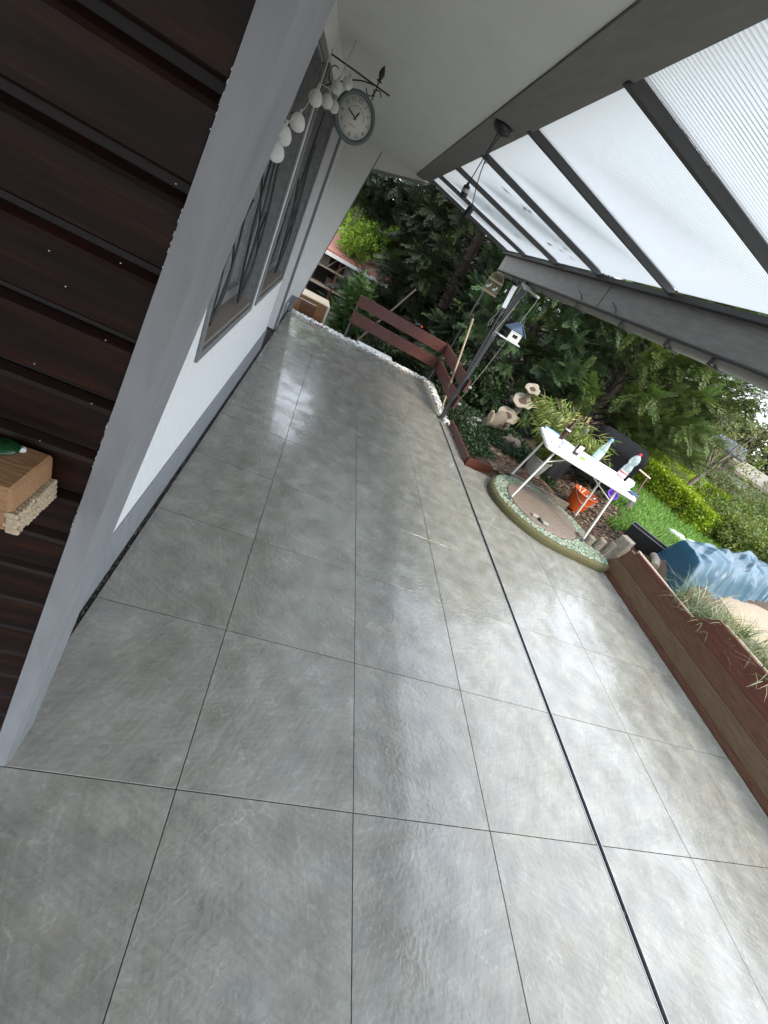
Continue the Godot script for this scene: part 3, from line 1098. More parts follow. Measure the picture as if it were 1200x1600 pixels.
	m.lathe([Vector2(0.001, 0.001), Vector2(0.012, 0.0005), Vector2(0.017, 0.003), Vector2(0.018, 0.006), Vector2(0.014, 0.010), Vector2(0.007, 0.012), Vector2(0.001, 0.0122)], 28)
	part(gd, "dome", m, M.green_glass)
	var wc := thing("white_button", "little white button beside the green glass on the shelf", "button", "", V(-0.4225, 1.1116, 0.014))
	m = MB.new()
	m.lathe([Vector2(0.001, 0.0), Vector2(0.0052, 0.0), Vector2(0.0055, 0.003), Vector2(0.004, 0.0052), Vector2(0.001, 0.0056)], 18)
	part(wc, "disc", m, M.white_plastic)


func clock() -> void:
	var c := thing("wall_clock", "round station clock with aged cream face hanging from a scrolled iron bracket", "clock", "", V(-0.318, 1.925, -2.65), 0.22)
	var m := MB.new()
	var rx := Transform3D(Basis.from_euler(V(PI / 2, 0, 0)), Vector3.ZERO)
	m.lathe([Vector2(0.094, 0.020), Vector2(0.099, 0.029), Vector2(0.108, 0.031), Vector2(0.116, 0.025), Vector2(0.118, 0.0), Vector2(0.116, -0.025), Vector2(0.108, -0.031), Vector2(0.099, -0.029), Vector2(0.094, -0.020)], 48, rx)
	part(c, "case", m, M.clock_green)
	m = MB.new()
	m.lathe([Vector2(0.0005, 0.0195), Vector2(0.096, 0.0195), Vector2(0.096, -0.0195), Vector2(0.0005, -0.0195)], 40, rx)
	var face := part(c, "face", m, M.clock_face)
	var font := SystemFont.new()
	font.font_names = PackedStringArray(["Droid Serif"])
	for i in 12:
		var k := i + 1
		var tm := TextMesh.new()
		tm.text = str(k)
		tm.font = font
		tm.font_size = 32
		tm.pixel_size = 0.00075
		tm.depth = 0.0008
		var a := TAU * k / 12.0
		var o := part(face, "numeral", tm, M.clock_ink)
		o.position = V(sin(a) * 0.076, cos(a) * 0.076, 0.0202)
		o.rotation.z = -a * (1.0 if k <= 3 or k >= 9 else 0.0)
	for q in [[TAU * 12.8 / 12.0, 0.038, 0.006], [TAU * 9.7 / 12.0, 0.062, 0.005]]:
		m = MB.new()
		var d := V(sin(q[0]), cos(q[0]), 0)
		var s := V(cos(q[0]), -sin(q[0]), 0)
		m.extrude([d * -0.012 - s * q[2] * 0.5 + V(0, 0, 0.0215), d * q[1] * 0.7 - s * q[2] * 0.8 + V(0, 0, 0.0215), d * q[1] + V(0, 0, 0.0215), d * q[1] * 0.7 + s * q[2] * 0.8 + V(0, 0, 0.0215), d * -0.012 + s * q[2] * 0.5 + V(0, 0, 0.0215)], V(0, 0, 0.001))
		part(face, "hand", m, M.clock_ink)
	m = MB.new()   # faint worn arcs of print around the middle
	for i in 26:
		var a := -1.25 + 2.7 * i / 25.0
		if i % 7 == 5:
			continue
		m.box(V(sin(a) * 0.050, cos(a) * 0.050, 0.0198), V(0.003, 0.0045, 0.0005), 0.0, Transform3D.IDENTITY)
	for i in 9:
		m.box(V(-0.018 + 0.0045 * i, -0.036, 0.0198), V(0.003, 0.004, 0.0005))
	part(face, "print", m, M.frame_grey).set_meta("kind", "stuff")
	m = MB.new()
	var wall := V(-0.205, 0.0, -0.045)
	m.tube([V(0.135, 0.175, 0.01), V(0.03, 0.172, 0.0), V(-0.08, 0.170, -0.015), wall + V(0, 0.168, 0)], 0.0042, 6)
	var br := part(c, "bracket", m, M.iron)
	m = MB.new()
	var path := []
	for i in 17:
		var t := i / 16.0
		path.append(V(-0.20 + 0.24 * t, 0.035 + 0.135 * sin(t * 1.5), -0.045 + 0.04 * t))
	m.tube(path, 0.0035, 6)
	path = []
	for i in 13:
		var t := PI * 1.25 * i / 12.0
		path.append(V(0.075 + 0.020 * cos(t), 0.150 + 0.020 * sin(t) - 0.005, 0.005))
	m.tube(path, 0.003, 6)
	path = []
	for i in 13:
		var t := PI * 1.3 * i / 12.0
		path.append(V(0.030 - 0.022 * cos(t), 0.140 - 0.020 * sin(t), 0.003))
	m.tube(path, 0.003, 6)
	path = []
	for i in 13:
		var t := TAU * 0.8 * i / 12.0
		path.append(V(-0.165 + 0.026 * cos(t + 1.0), 0.105 + 0.035 * sin(t + 1.0), -0.035))
	m.tube(path, 0.003, 6)
	m.box(V(-0.21, 0.095, -0.047), V(0.006, 0.19, 0.022), 0.001)
	part(br, "scroll", m, M.iron)
	m = MB.new()
	m.tube([V(0.055, 0.112, 0.0), V(0.058, 0.20, 0.002)], 0.004, 6)
	m.lathe([Vector2(0.014, 0.0), Vector2(0.016, 0.004), Vector2(0.007, 0.010), Vector2(0.011, 0.018), Vector2(0.017, 0.034), Vector2(0.012, 0.052), Vector2(0.001, 0.070)], 10, Transform3D(Basis.IDENTITY, V(0.058, 0.195, 0.002)), Vector2(1, 0.6))
	part(br, "finial", m, M.iron)


# ---------------------------------------------------------------- railing at the far corner
func plank_between(mb: MB, a: Vector3, b: Vector3, h: float, t: float) -> void:
	var d := (b - a).normalized()
	var s := d.cross(Vector3.UP).normalized() * t * 0.5
	var y := V(0, h, 0)
	mb.hexa([a - s, a + s, a + s + y, a - s + y, b - s, b + s, b + s + y, b - s + y])


func railing() -> void:
	var r := thing("railing", "low railing of two reddish brown boards on black posts at the far corner", "railing", "", V(0.36, 0, -6.16))
	var o := -r.position
	for q in [V(0.375, 0, -6.20), V(1.89, 0, -6.20)]:
		var m := MB.new()
		m.box(o + q + V(0, 0.30, 0), V(0.035, 0.66, 0.035), 0.003)
		part(r, "post", m, M.dark_steel)
	for e in [[0.50, 0.66], [0.25, 0.415]]:
		var m := MB.new()
		plank_between(m, o + V(0.35, e[0], -6.165), o + V(1.885, e[0] - 0.01, -6.165), e[1] - e[0], 0.03)
		part(r, "board", m, M.red_wood)
		m = MB.new()
		plank_between(m, o + V(1.868, e[0] - 0.008, -6.145), o + V(1.89, e[0] - 0.035, -4.56), e[1] - e[0], 0.03)
		part(r, "board", m, M.red_wood)
		m = MB.new()
		m.box(o + V(1.92, (e[0] + e[1]) / 2 - 0.035, -4.60), V(0.09, 0.03, 0.03), 0.003)
		part(r, "bracket", m, M.steel)
	var st := thing("broom_handle", "bare wooden stick leaning on the railing near the cabinet", "stick", "sticks at the railing", V(0.552, 0.0, -6.30))
	var m := MB.new()
	m.tube([V(0, -0.05, 0), V(0.49, 1.08, 0.07)], 0.013, 8)
	part(st, "pole", m, M.driftwood)
	st = thing("broom_handle", "pale round-topped stick standing behind the railing by the canopy post", "stick", "sticks at the railing", V(1.98, -0.3, -5.08))
	m = MB.new()
	m.tube([V(0.03, 0, 0.03), V(-0.29, 1.49, -0.087)], 0.014, 8)
	m.lathe([Vector2(0.001, 0.018), Vector2(0.011, 0.012), Vector2(0.016, 0.0), Vector2(0.011, -0.01)], 10, Transform3D(Basis.IDENTITY, V(-0.29, 1.49, -0.087)))
	part(st, "pole", m, M.sawn_wood)
	var hn := thing("hose_nozzle", "small black and orange hose nozzle lying on the top railing board", "nozzle", "", V(1.31, 0.655, -6.165), 0.4)
	m = MB.new()
	m.tube([V(-0.07, 0.02, 0), V(-0.02, 0.035, 0), V(0.04, 0.03, 0.0)], [0.012, 0.02, 0.016], 8)
	m.tube([V(-0.04, 0.03, 0), V(-0.07, 0.065, -0.01), V(-0.11, 0.06, -0.01)], 0.009, 6)
	part(hn, "grip", m, M.black_plastic)
	m = MB.new()
	m.tube([V(0.035, 0.03, 0.012), V(0.06, 0.022, 0.012)], 0.019, 8)
	part(hn, "ring", m, M.orange_plastic)
	# things hung about the canopy post
	var cg := thing("bird_cage", "small rusty decorative bird cage hanging at the far canopy corner", "bird cage", "", V(1.50, 1.535, -4.56), -0.35)
	m = MB.new()
	m.box(V(0, 0.012, 0), V(0.17, 0.024, 0.11), 0.003)
	part(cg, "base", m, M.cage)
	m = MB.new()
	m.box(V(0, 0.135, 0), V(0.172, 0.022, 0.112), 0.003)
	part(cg, "band", m, M.cage)
	m = MB.new()
	for i in 9:
		for s in [-1.0, 1.0]:
			m.tube([V(-0.08 + 0.02 * i, 0.02, 0.05 * s), V(-0.08 + 0.02 * i, 0.13, 0.05 * s)], 0.002, 5)
	for i in 10:
		var a := PI * i / 10.0
		var pth := []
		for k in 9:
			var q := PI * k / 8.0
			pth.append(V(cos(q) * 0.082 * cos(a), 0.145 + 0.085 * sin(q), cos(q) * 0.053 * sin(a)))
		m.tube(pth, 0.0018, 5)
	m.tube([V(0, 0.23, 0), V(0, 0.38, 0.02)], 0.002, 5)
	part(cg, "wire", m, M.cage)
	for s in [-0.042, 0.038]:   # two pale birds cut out of sheet
		m = MB.new()
		m.extrude([V(s - 0.03, 0.05, 0.052), V(s - 0.012, 0.075, 0.052), V(s + 0.0, 0.07, 0.052), V(s + 0.012, 0.098, 0.052), V(s + 0.026, 0.092, 0.052), V(s + 0.014, 0.06, 0.052), V(s - 0.004, 0.046, 0.052)], V(0, 0, 0.003))
		part(cg, "bird_shape", m, M.paper)
	var sg := thing("white_board", "narrow white blank board tied to the canopy post", "board", "", V(1.72, 1.50, -4.50), 0.35)
	m = MB.new()
	m.box(V(0, 0.115, 0), V(0.062, 0.235, 0.005), 0.001, Transform3D(Basis.from_euler(V(0, 0, 0.10))))
	part(sg, "panel", m, M.white_plastic)
	var bh := thing("bird_house", "small bird house with blue pitched roof and white slatted walls", "bird house", "", V(1.885, 1.265, -4.30), 0.12)
	m = MB.new()
	m.box(V(0.0, -0.006, 0.0), V(0.30, 0.012, 0.14), 0.002)
	part(bh, "floor", m, M.white_slab)
	for k in 6:
		m = MB.new()
		var y := 0.012 + k * 0.017
		if k in [2, 3]:
			for s in [-1.0, 1.0]:
				m.box(V(0.035 + s * 0.055, y, 0.05), V(0.045, 0.015, 0.012), 0.002)
		else:
			m.box(V(0.035, y, 0.05), V(0.155, 0.015, 0.012), 0.002)
		part(bh, "slat", m, M.white_slab)
	m = MB.new()
	m.box(V(0.035, 0.055, -0.005), V(0.145, 0.10, 0.09))
	part(bh, "box", m, M.groove_black)
	for s in [-1.0, 1.0]:
		m = MB.new()
		m.hexa([V(0.035, 0.185, -0.075), V(0.035, 0.185, 0.075), V(0.035 + s * 0.11, 0.095, 0.085), V(0.035 + s * 0.11, 0.095, -0.085), V(0.035, 0.192, -0.075), V(0.035, 0.192, 0.075), V(0.035 + s * 0.112, 0.102, 0.085), V(0.035 + s * 0.112, 0.102, -0.085)])
		part(bh, "roof", m, M.roof_blue)
	m = MB.new()
	m.extrude([V(-0.045, 0.11, 0.062), V(0.115, 0.11, 0.062), V(0.035, 0.178, 0.062)], V(0, 0, 0.006))
	part(bh, "gable", m, M.roof_blue)
	m = MB.new()
	m.tube([V(0.035, 0.19, 0), V(0.0, 0.45, -0.1)], 0.0015, 5)
	part(bh, "hanger", m, M.cord_black)
	var pi := thing("awning_crank", "short grey metal tube clamped across the canopy post with a cord", "tube", "", V(1.84, 1.70, -4.52))
	m = MB.new()
	m.tube([V(-0.08, 0.085, 0.0), V(0.02, 0.072, 0.03), V(0.155, 0.05, 0.08)], 0.016, 10)
	m.box(V(0.0, 0.075, 0.0), V(0.07, 0.05, 0.05), 0.006)
	part(pi, "tube", m, M.steel)
	m = MB.new()
	m.tube([V(0.15, 0.04, 0.08), V(0.09, -0.75, 0.06), V(0.085, -1.35, -0.1)], 0.0022, 5)
	part(pi, "cord", m, M.cord_white)
	var cb := thing("hanging_cables", "loose black cable and pale cord loops hanging along the canopy post", "cables", "", V(1.80, 1.1, -4.60))
	for q in [[0.03, 0.62, 0.10, 0.05], [-0.05, 0.50, 0.17, 0.04], [-0.02, 0.66, 0.06, 0.06]]:
		var path := []
		for i in 21:
			var t := TAU * i / 20.0
			path.append(V(q[0] + q[3] * sin(t), q[1] - 0.2 + (0.28 - q[2]) * cos(t), 0.03 + 0.01 * sin(2 * t)))
		m = MB.new()
		m.tube(path, 0.0035, 5, false)
		part(cb, "cable", m, M.cord_black)
	for q in [[-0.10, 0.12], [0.02, 0.05]]:
		m = MB.new()
		m.tube([V(q[0] + 0.06, 0.66, 0.03), V(q[0] + 0.01, 0.30, 0.035), V(q[0] - 0.012, 0.13 + q[1], 0.04), V(q[0] - 0.02, 0.07 + q[1], 0.04), V(q[0] - 0.005, 0.035 + q[1], 0.04), V(q[0] + 0.014, 0.06 + q[1], 0.04), V(q[0] + 0.006, 0.13 + q[1], 0.04)], 0.003, 5)
		part(cb, "loop", m, M.cord_white)
	var p2 := thing("steel_pole", "slim black pole standing just behind the canopy post", "pole", "", V(1.98, -0.1, -5.05))
	m = MB.new()
	m.tube([V(0, 0, 0), V(-0.10, 1.95, 0.1)], 0.014, 8)
	part(p2, "shaft", m, M.dark_steel)
	p2 = thing("steel_pole", "thin dark pole rising from the shrubs behind the railing corner", "pole", "", V(2.0, -0.3, -6.4))
	m = MB.new()
	m.tube([V(0, 0, 0), V(0.0, 1.95, 0.0)], 0.014, 8)
	part(p2, "shaft", m, M.dark_steel)
	var sl := thing("stone_slab", "flat white slab lying just beyond the gravel strip", "slab", "", V(0.93, -0.03, -6.42), 0.05)
	m = MB.new()
	m.box(V(0, 0, 0), V(0.62, 0.05, 0.18), 0.006)
	part(sl, "slab", m, M.white_slab)


# ---------------------------------------------------------------- well lid, table and what stands on it
func well_and_table() -> void:
	var w := thing("well_cover", "round grey wooden well lid in a mossy pebbled rim on the terrace", "well cover", "", V(2.79, 0, -3.0))
	var o := -w.position
	var key := [V(3.43, 0, -2.40), V(2.95, 0, -2.385), V(2.60, 0, -2.44), V(2.33, 0, -2.62), V(2.18, 0, -2.86), V(2.16, 0, -3.12), V(2.30, 0, -3.40), V(2.55, 0, -3.57), V(2.85, 0, -3.58), V(3.10, 0, -3.44), V(3.32, 0, -3.22), V(3.44, 0, -2.85)]
	var ring := []
	for i in key.size():   # closed smooth outline
		var a: Vector3 = key[(i - 1 + key.size()) % key.size()]
		var b: Vector3 = key[i]
		var c: Vector3 = key[(i + 1) % key.size()]
		var d: Vector3 = key[(i + 2) % key.size()]
		for k in 5:
			ring.append(b.cubic_interpolate(c, a, d, k / 5.0))
	var rows := []
	for q in [[1.0, 0.0], [1.01, 0.02], [1.012, 0.055], [0.985, 0.078], [0.94, 0.085]]:
		var row := []
		for p in ring:
			row.append(V(p.x - 2.79, q[1] + 0.002, p.z + 3.0) * V(q[0], 1, q[0]))
		rows.append(row)
	var m := MB.new()
	m.surf(rows, true, [Vector3.ZERO, Vector3.ZERO, Vector3.ZERO, Vector3.ZERO, Vector3.ZERO])
	m.fan(rows[-1], Vector3.UP)
	part(w, "rim", m, M.mossy)
	var poly := PackedVector2Array()
	for p in rows[-1]:
		poly.append(Vector2(p.x, p.z) * 1.02)
	var xf := []
	var cc := []
	while xf.size() < 2600:
		var p := Vector2(rnd.randf_range(-0.7, 0.7), rnd.randf_range(-0.7, 0.7))
		if p.length() < 0.452 or not Geometry2D.is_point_in_polygon(p, poly):
			continue
		var s := rnd.randf_range(0.006, 0.0125)
		xf.append(Transform3D(Basis.from_euler(V(0, rnd.randf() * TAU, 0)).scaled(V(s * 1.3, s * 0.5, s)), V(p.x, 0.0875, p.y)))
		var k := rnd.randf()
		cc.append(leafy(Color(0.22, 0.28, 0.21), 0.3) if k < 0.45 else (leafy(Color(0.11, 0.17, 0.10), 0.35) if k < 0.78 else leafy(Color(0.34, 0.33, 0.27), 0.3)))
	scatter(w, "pebbles", pebble_mesh(9), M.pebble, xf, cc)
	m = MB.new()
	m.lathe([Vector2(0.445, 0.07), Vector2(0.446, 0.094), Vector2(0.436, 0.101), Vector2(0.001, 0.106)], 56)
	var lid := part(w, "lid", m, M.lid_wood)
	m = MB.new()
	m.lathe([Vector2(0.447, 0.086), Vector2(0.458, 0.088), Vector2(0.458, 0.072)], 56)
	part(lid, "gap", m, M.groove_black)
	for q in [[-0.235, 0.265, 0.5], [-0.135, 0.345, 0.35]]:
		m = MB.new()
		m.box(V(q[0], 0.116, q[1]), V(0.075, 0.024, 0.04), 0.004)
		part(lid, "handle_block", m, M.concrete)
	m = MB.new()
	m.box(V(-0.185, 0.113, 0.30), V(0.035, 0.018, 0.05), 0.003, Transform3D.IDENTITY)
	part(lid, "handle_gap", m, M.black_plastic)
	# folding table
	var ang := -atan2(0.315, 1.01)
	var base := V(2.32, 0, -3.0)
	var ux := V(1.01, 0, 0.315)
	var vz := V(0.235, 0, -0.68)
	var mid := base + ux / 2 + vz / 2
	var t := thing("folding_table", "white folding camping table set up over the well lid", "table", "", V(mid.x, 0.10, mid.z))
	o = -t.position
	m = MB.new()
	var c4 := [base, base + ux, base + ux + vz, base + vz]
	var ringt := []
	for i in 4:   # rounded corners
		var a: Vector3 = c4[i]
		var b: Vector3 = c4[(i + 1) % 4]
		var z: Vector3 = c4[(i + 3) % 4]
		for k in 5:
			var e := k / 4.0
			var p0 := a.lerp(z, 0.05 / a.distance_to(z))
			var p1 := a.lerp(b, 0.05 / a.distance_to(b))
			ringt.append(o + p0.lerp(a, e).lerp(a.lerp(p1, e), e) + V(0, 0.705, 0))
	m.extrude(ringt, V(0, 0.024, 0))
	part(t, "top", m, M.table_white)
	m = MB.new()
	var rim := []
	for p in ringt:
		rim.append(p + V(0, 0.004, 0))
	rim.append(rim[0]); rim.append(rim[1])
	m.tube(rim, 0.010, 6, false)
	part(t, "edge_rim", m, M.table_leg)
	var feet := [[V(2.30, 0.10, -2.90), V(2.45, 0.70, -3.02)], [V(2.545, 0.10, -3.53), V(2.60, 0.70, -3.50)], [V(3.175, 0.10, -2.665), V(3.16, 0.70, -2.80)], [V(3.345, 0.10, -3.17), V(3.34, 0.70, -3.28)]]
	for f in feet:
		m = MB.new()
		m.tube([o + f[0], o + f[1]], 0.0125, 8)
		var lg := part(t, "leg", m, M.table_leg)
		m = MB.new()
		m.tube([o + f[0] + V(0, -0.008, 0), o + f[0] + (f[1] - f[0]) * 0.05], 0.0155, 8)
		part(lg, "foot", m, M.grey_plastic)
	for e in [[feet[0], 0.62, 0.30], [feet[2], 0.66, -0.33]]:
		m = MB.new()
		var f: Array = e[0]
		var a: Vector3 = f[0].lerp(f[1], 0.80)
		m.tube([o + a, o + V(a.x + e[2] * 0.8, 0.695, a.z + e[2] * 0.25 - 0.12)], 0.007, 6)
		part(t, "brace", m, M.table_leg)
	for e in [[feet[0][1], feet[1][1]], [feet[2][1], feet[3][1]]]:
		m = MB.new()
		m.tube([o + e[0], o + e[1]], 0.011, 6)
		part(t, "crossbar", m, M.table_leg)
	on_table()


func bottle(called: String, label: String, at: Vector3, prof: Array, mat: Material) -> Node3D:
	var b := thing(called, label, "bottle", "", at)
	var m := MB.new()
	m.lathe(prof, 24)
	part(b, "body", m, mat)
	return b


func on_table() -> void:
	var y := 0.731
	var m: MB
	var b := bottle("beer_bottle", "brown glass bottle at the far left end of the white table", V(2.762, y, -3.53), [Vector2(0.001, 0.0), Vector2(0.031, 0.001), Vector2(0.033, 0.006), Vector2(0.033, 0.14), Vector2(0.027, 0.168), Vector2(0.015, 0.20), Vector2(0.0135, 0.235), Vector2(0.015, 0.238), Vector2(0.015, 0.25), Vector2(0.001, 0.25)], M.brown_glass)
	m = MB.new()
	m.lathe([Vector2(0.0336, 0.118), Vector2(0.0338, 0.12), Vector2(0.0338, 0.132), Vector2(0.0336, 0.134)], 24)
	part(b, "label", m, M.label_white)
	var p := thing("paper_pack", "flat pack with blue print lying at the table's left end", "pack", "", V(2.68, y, -3.60), -0.35)
	m = MB.new()
	m.box(V(0, 0.011, 0), V(0.21, 0.022, 0.10), 0.003)
	part(p, "pack", m, M.label_white)
	m = MB.new()
	m.box(V(0, 0.0235, -0.018), V(0.20, 0.002, 0.045))
	part(p, "print", m, M.label_blue)
	p = thing("mug", "white stacked tub near the table's left end", "tub", "", V(2.575, y, -3.14))
	m = MB.new()
	m.lathe([Vector2(0.001, 0), Vector2(0.044, 0), Vector2(0.046, 0.004), Vector2(0.054, 0.074), Vector2(0.056, 0.076), Vector2(0.056, 0.082), Vector2(0.001, 0.083)], 24)
	part(p, "tub", m, M.white_china)
	m = MB.new()
	for k in 4:
		m.lathe([Vector2(0.047 + 0.0018 * k, 0.014 + 0.015 * k), Vector2(0.0492 + 0.0018 * k, 0.016 + 0.015 * k), Vector2(0.0492 + 0.0018 * k, 0.018 + 0.015 * k), Vector2(0.0475 + 0.0018 * k, 0.02 + 0.015 * k)], 24)
	part(p, "rib", m, M.white_china)
	p = thing("pill_pack", "low white tray of small parts behind the stacked tub", "tray", "", V(2.66, y, -3.36), 0.2)
	m = MB.new()
	m.box(V(0, 0.009, 0), V(0.13, 0.018, 0.075), 0.003)
	for i in 4:
		m.box(V(-0.045 + 0.03 * i, 0.022, 0.0), V(0.018, 0.01, 0.05), 0.003)
	part(p, "tray", m, M.white_plastic)
	p = thing("label_jar", "dark brown jar with white label in the table's left half", "jar", "", V(2.775, y, -3.19))
	m = MB.new()
	m.box(V(0, 0.058, 0), V(0.058, 0.116, 0.05), 0.008)
	part(p, "body", m, M.brown_glass)
	m = MB.new()
	m.box(V(0.002, 0.072, 0.0005), V(0.0595, 0.075, 0.0525), 0.002)
	part(p, "label", m, M.label_white)
	p = thing("round_coaster", "bright green round coaster lying flat on the table", "coaster", "", V(2.87, y, -3.16))
	m = MB.new()
	m.lathe([Vector2(0.001, 0.0), Vector2(0.03, 0.0), Vector2(0.031, 0.012), Vector2(0.028, 0.016), Vector2(0.001, 0.0165)], 22)
	part(p, "disc", m, M.lime_plastic)
	p = thing("coin", "little grey washer near the table's left edge", "washer", "", V(2.47, y, -3.22))
	m = MB.new()
	m.lathe([Vector2(0.008, 0.0), Vector2(0.014, 0.0), Vector2(0.014, 0.003), Vector2(0.008, 0.003), Vector2(0.008, 0.0)], 18)
	part(p, "ring", m, M.grey_plastic)
	b = bottle("water_bottle", "clear glass bottle with light blue cap in mid-table", V(3.017, y, -3.192), [Vector2(0.001, 0.0), Vector2(0.040, 0.001), Vector2(0.042, 0.008), Vector2(0.042, 0.17), Vector2(0.036, 0.20), Vector2(0.020, 0.25), Vector2(0.015, 0.285), Vector2(0.015, 0.295)], M.clear_glass)
	m = MB.new()
	m.lathe([Vector2(0.0425, 0.075), Vector2(0.0430, 0.076), Vector2(0.0430, 0.150), Vector2(0.0425, 0.151)], 24)
	part(b, "label", m, plain("label_mint", L(0.42, 0.58, 0.56), 0.5))
	m = MB.new()
	m.lathe([Vector2(0.001, 0.313), Vector2(0.015, 0.312), Vector2(0.0165, 0.309), Vector2(0.0165, 0.288), Vector2(0.0152, 0.287)], 20)
	part(b, "cap", m, M.cap_blue)
	b = bottle("plastic_bottle", "waisted clear plastic bottle with red cap and red-white label", V(3.187, y, -2.935), [Vector2(0.001, 0.002), Vector2(0.036, 0.0), Vector2(0.043, 0.010), Vector2(0.043, 0.10), Vector2(0.041, 0.12), Vector2(0.044, 0.15), Vector2(0.044, 0.18), Vector2(0.034, 0.215), Vector2(0.034, 0.225), Vector2(0.045, 0.255), Vector2(0.043, 0.285), Vector2(0.030, 0.315), Vector2(0.014, 0.330), Vector2(0.013, 0.338)], M.clear_glass)
	m = MB.new()
	m.lathe([Vector2(0.0435, 0.070), Vector2(0.0445, 0.072), Vector2(0.0445, 0.135), Vector2(0.0435, 0.137)], 24)
	var lb := part(b, "label", m, M.label_white)
	for e in [[0.073, 0.083], [0.118, 0.134]]:
		m = MB.new()
		m.lathe([Vector2(0.0446, e[0]), Vector2(0.0452, e[0] + 0.001), Vector2(0.0452, e[1] - 0.001), Vector2(0.0446, e[1])], 24)
		part(lb, "stripe", m, M.label_red)
	m = MB.new()
	m.lathe([Vector2(0.001, 0.356), Vector2(0.013, 0.355), Vector2(0.0145, 0.352), Vector2(0.0145, 0.336), Vector2(0.013, 0.335)], 20)
	part(b, "cap", m, M.cap_red)
	p = thing("mug", "white mug near the table's right end", "mug", "", V(3.352, y, -2.945))
	m = MB.new()
	m.lathe([Vector2(0.001, 0), Vector2(0.036, 0), Vector2(0.040, 0.004), Vector2(0.041, 0.088), Vector2(0.039, 0.090), Vector2(0.037, 0.086), Vector2(0.036, 0.012), Vector2(0.001, 0.010)], 26)
	part(p, "cup", m, M.white_china)
	m = MB.new()
	var path := []
	for i in 11:
		var t := PI * i / 10.0
		path.append(V(0.040 + 0.026 * sin(t), 0.046 + 0.026 * cos(t), 0.0))
	m.tube(path, 0.005, 7)
	part(p, "handle", m, M.white_china)
	p = thing("mobile_phone", "dark phone with bluish screen at the table's right corner", "phone", "", V(3.372, y, -2.835), 0.5)
	m = MB.new()
	m.box(V(0, 0.005, 0), V(0.15, 0.009, 0.074), 0.002)
	part(p, "body", m, M.black_plastic)
	m = MB.new()
	m.box(V(0, 0.0102, 0), V(0.138, 0.001, 0.066))
	part(p, "screen", m, plain("screen_blue", L(0.08, 0.14, 0.28), 0.1))


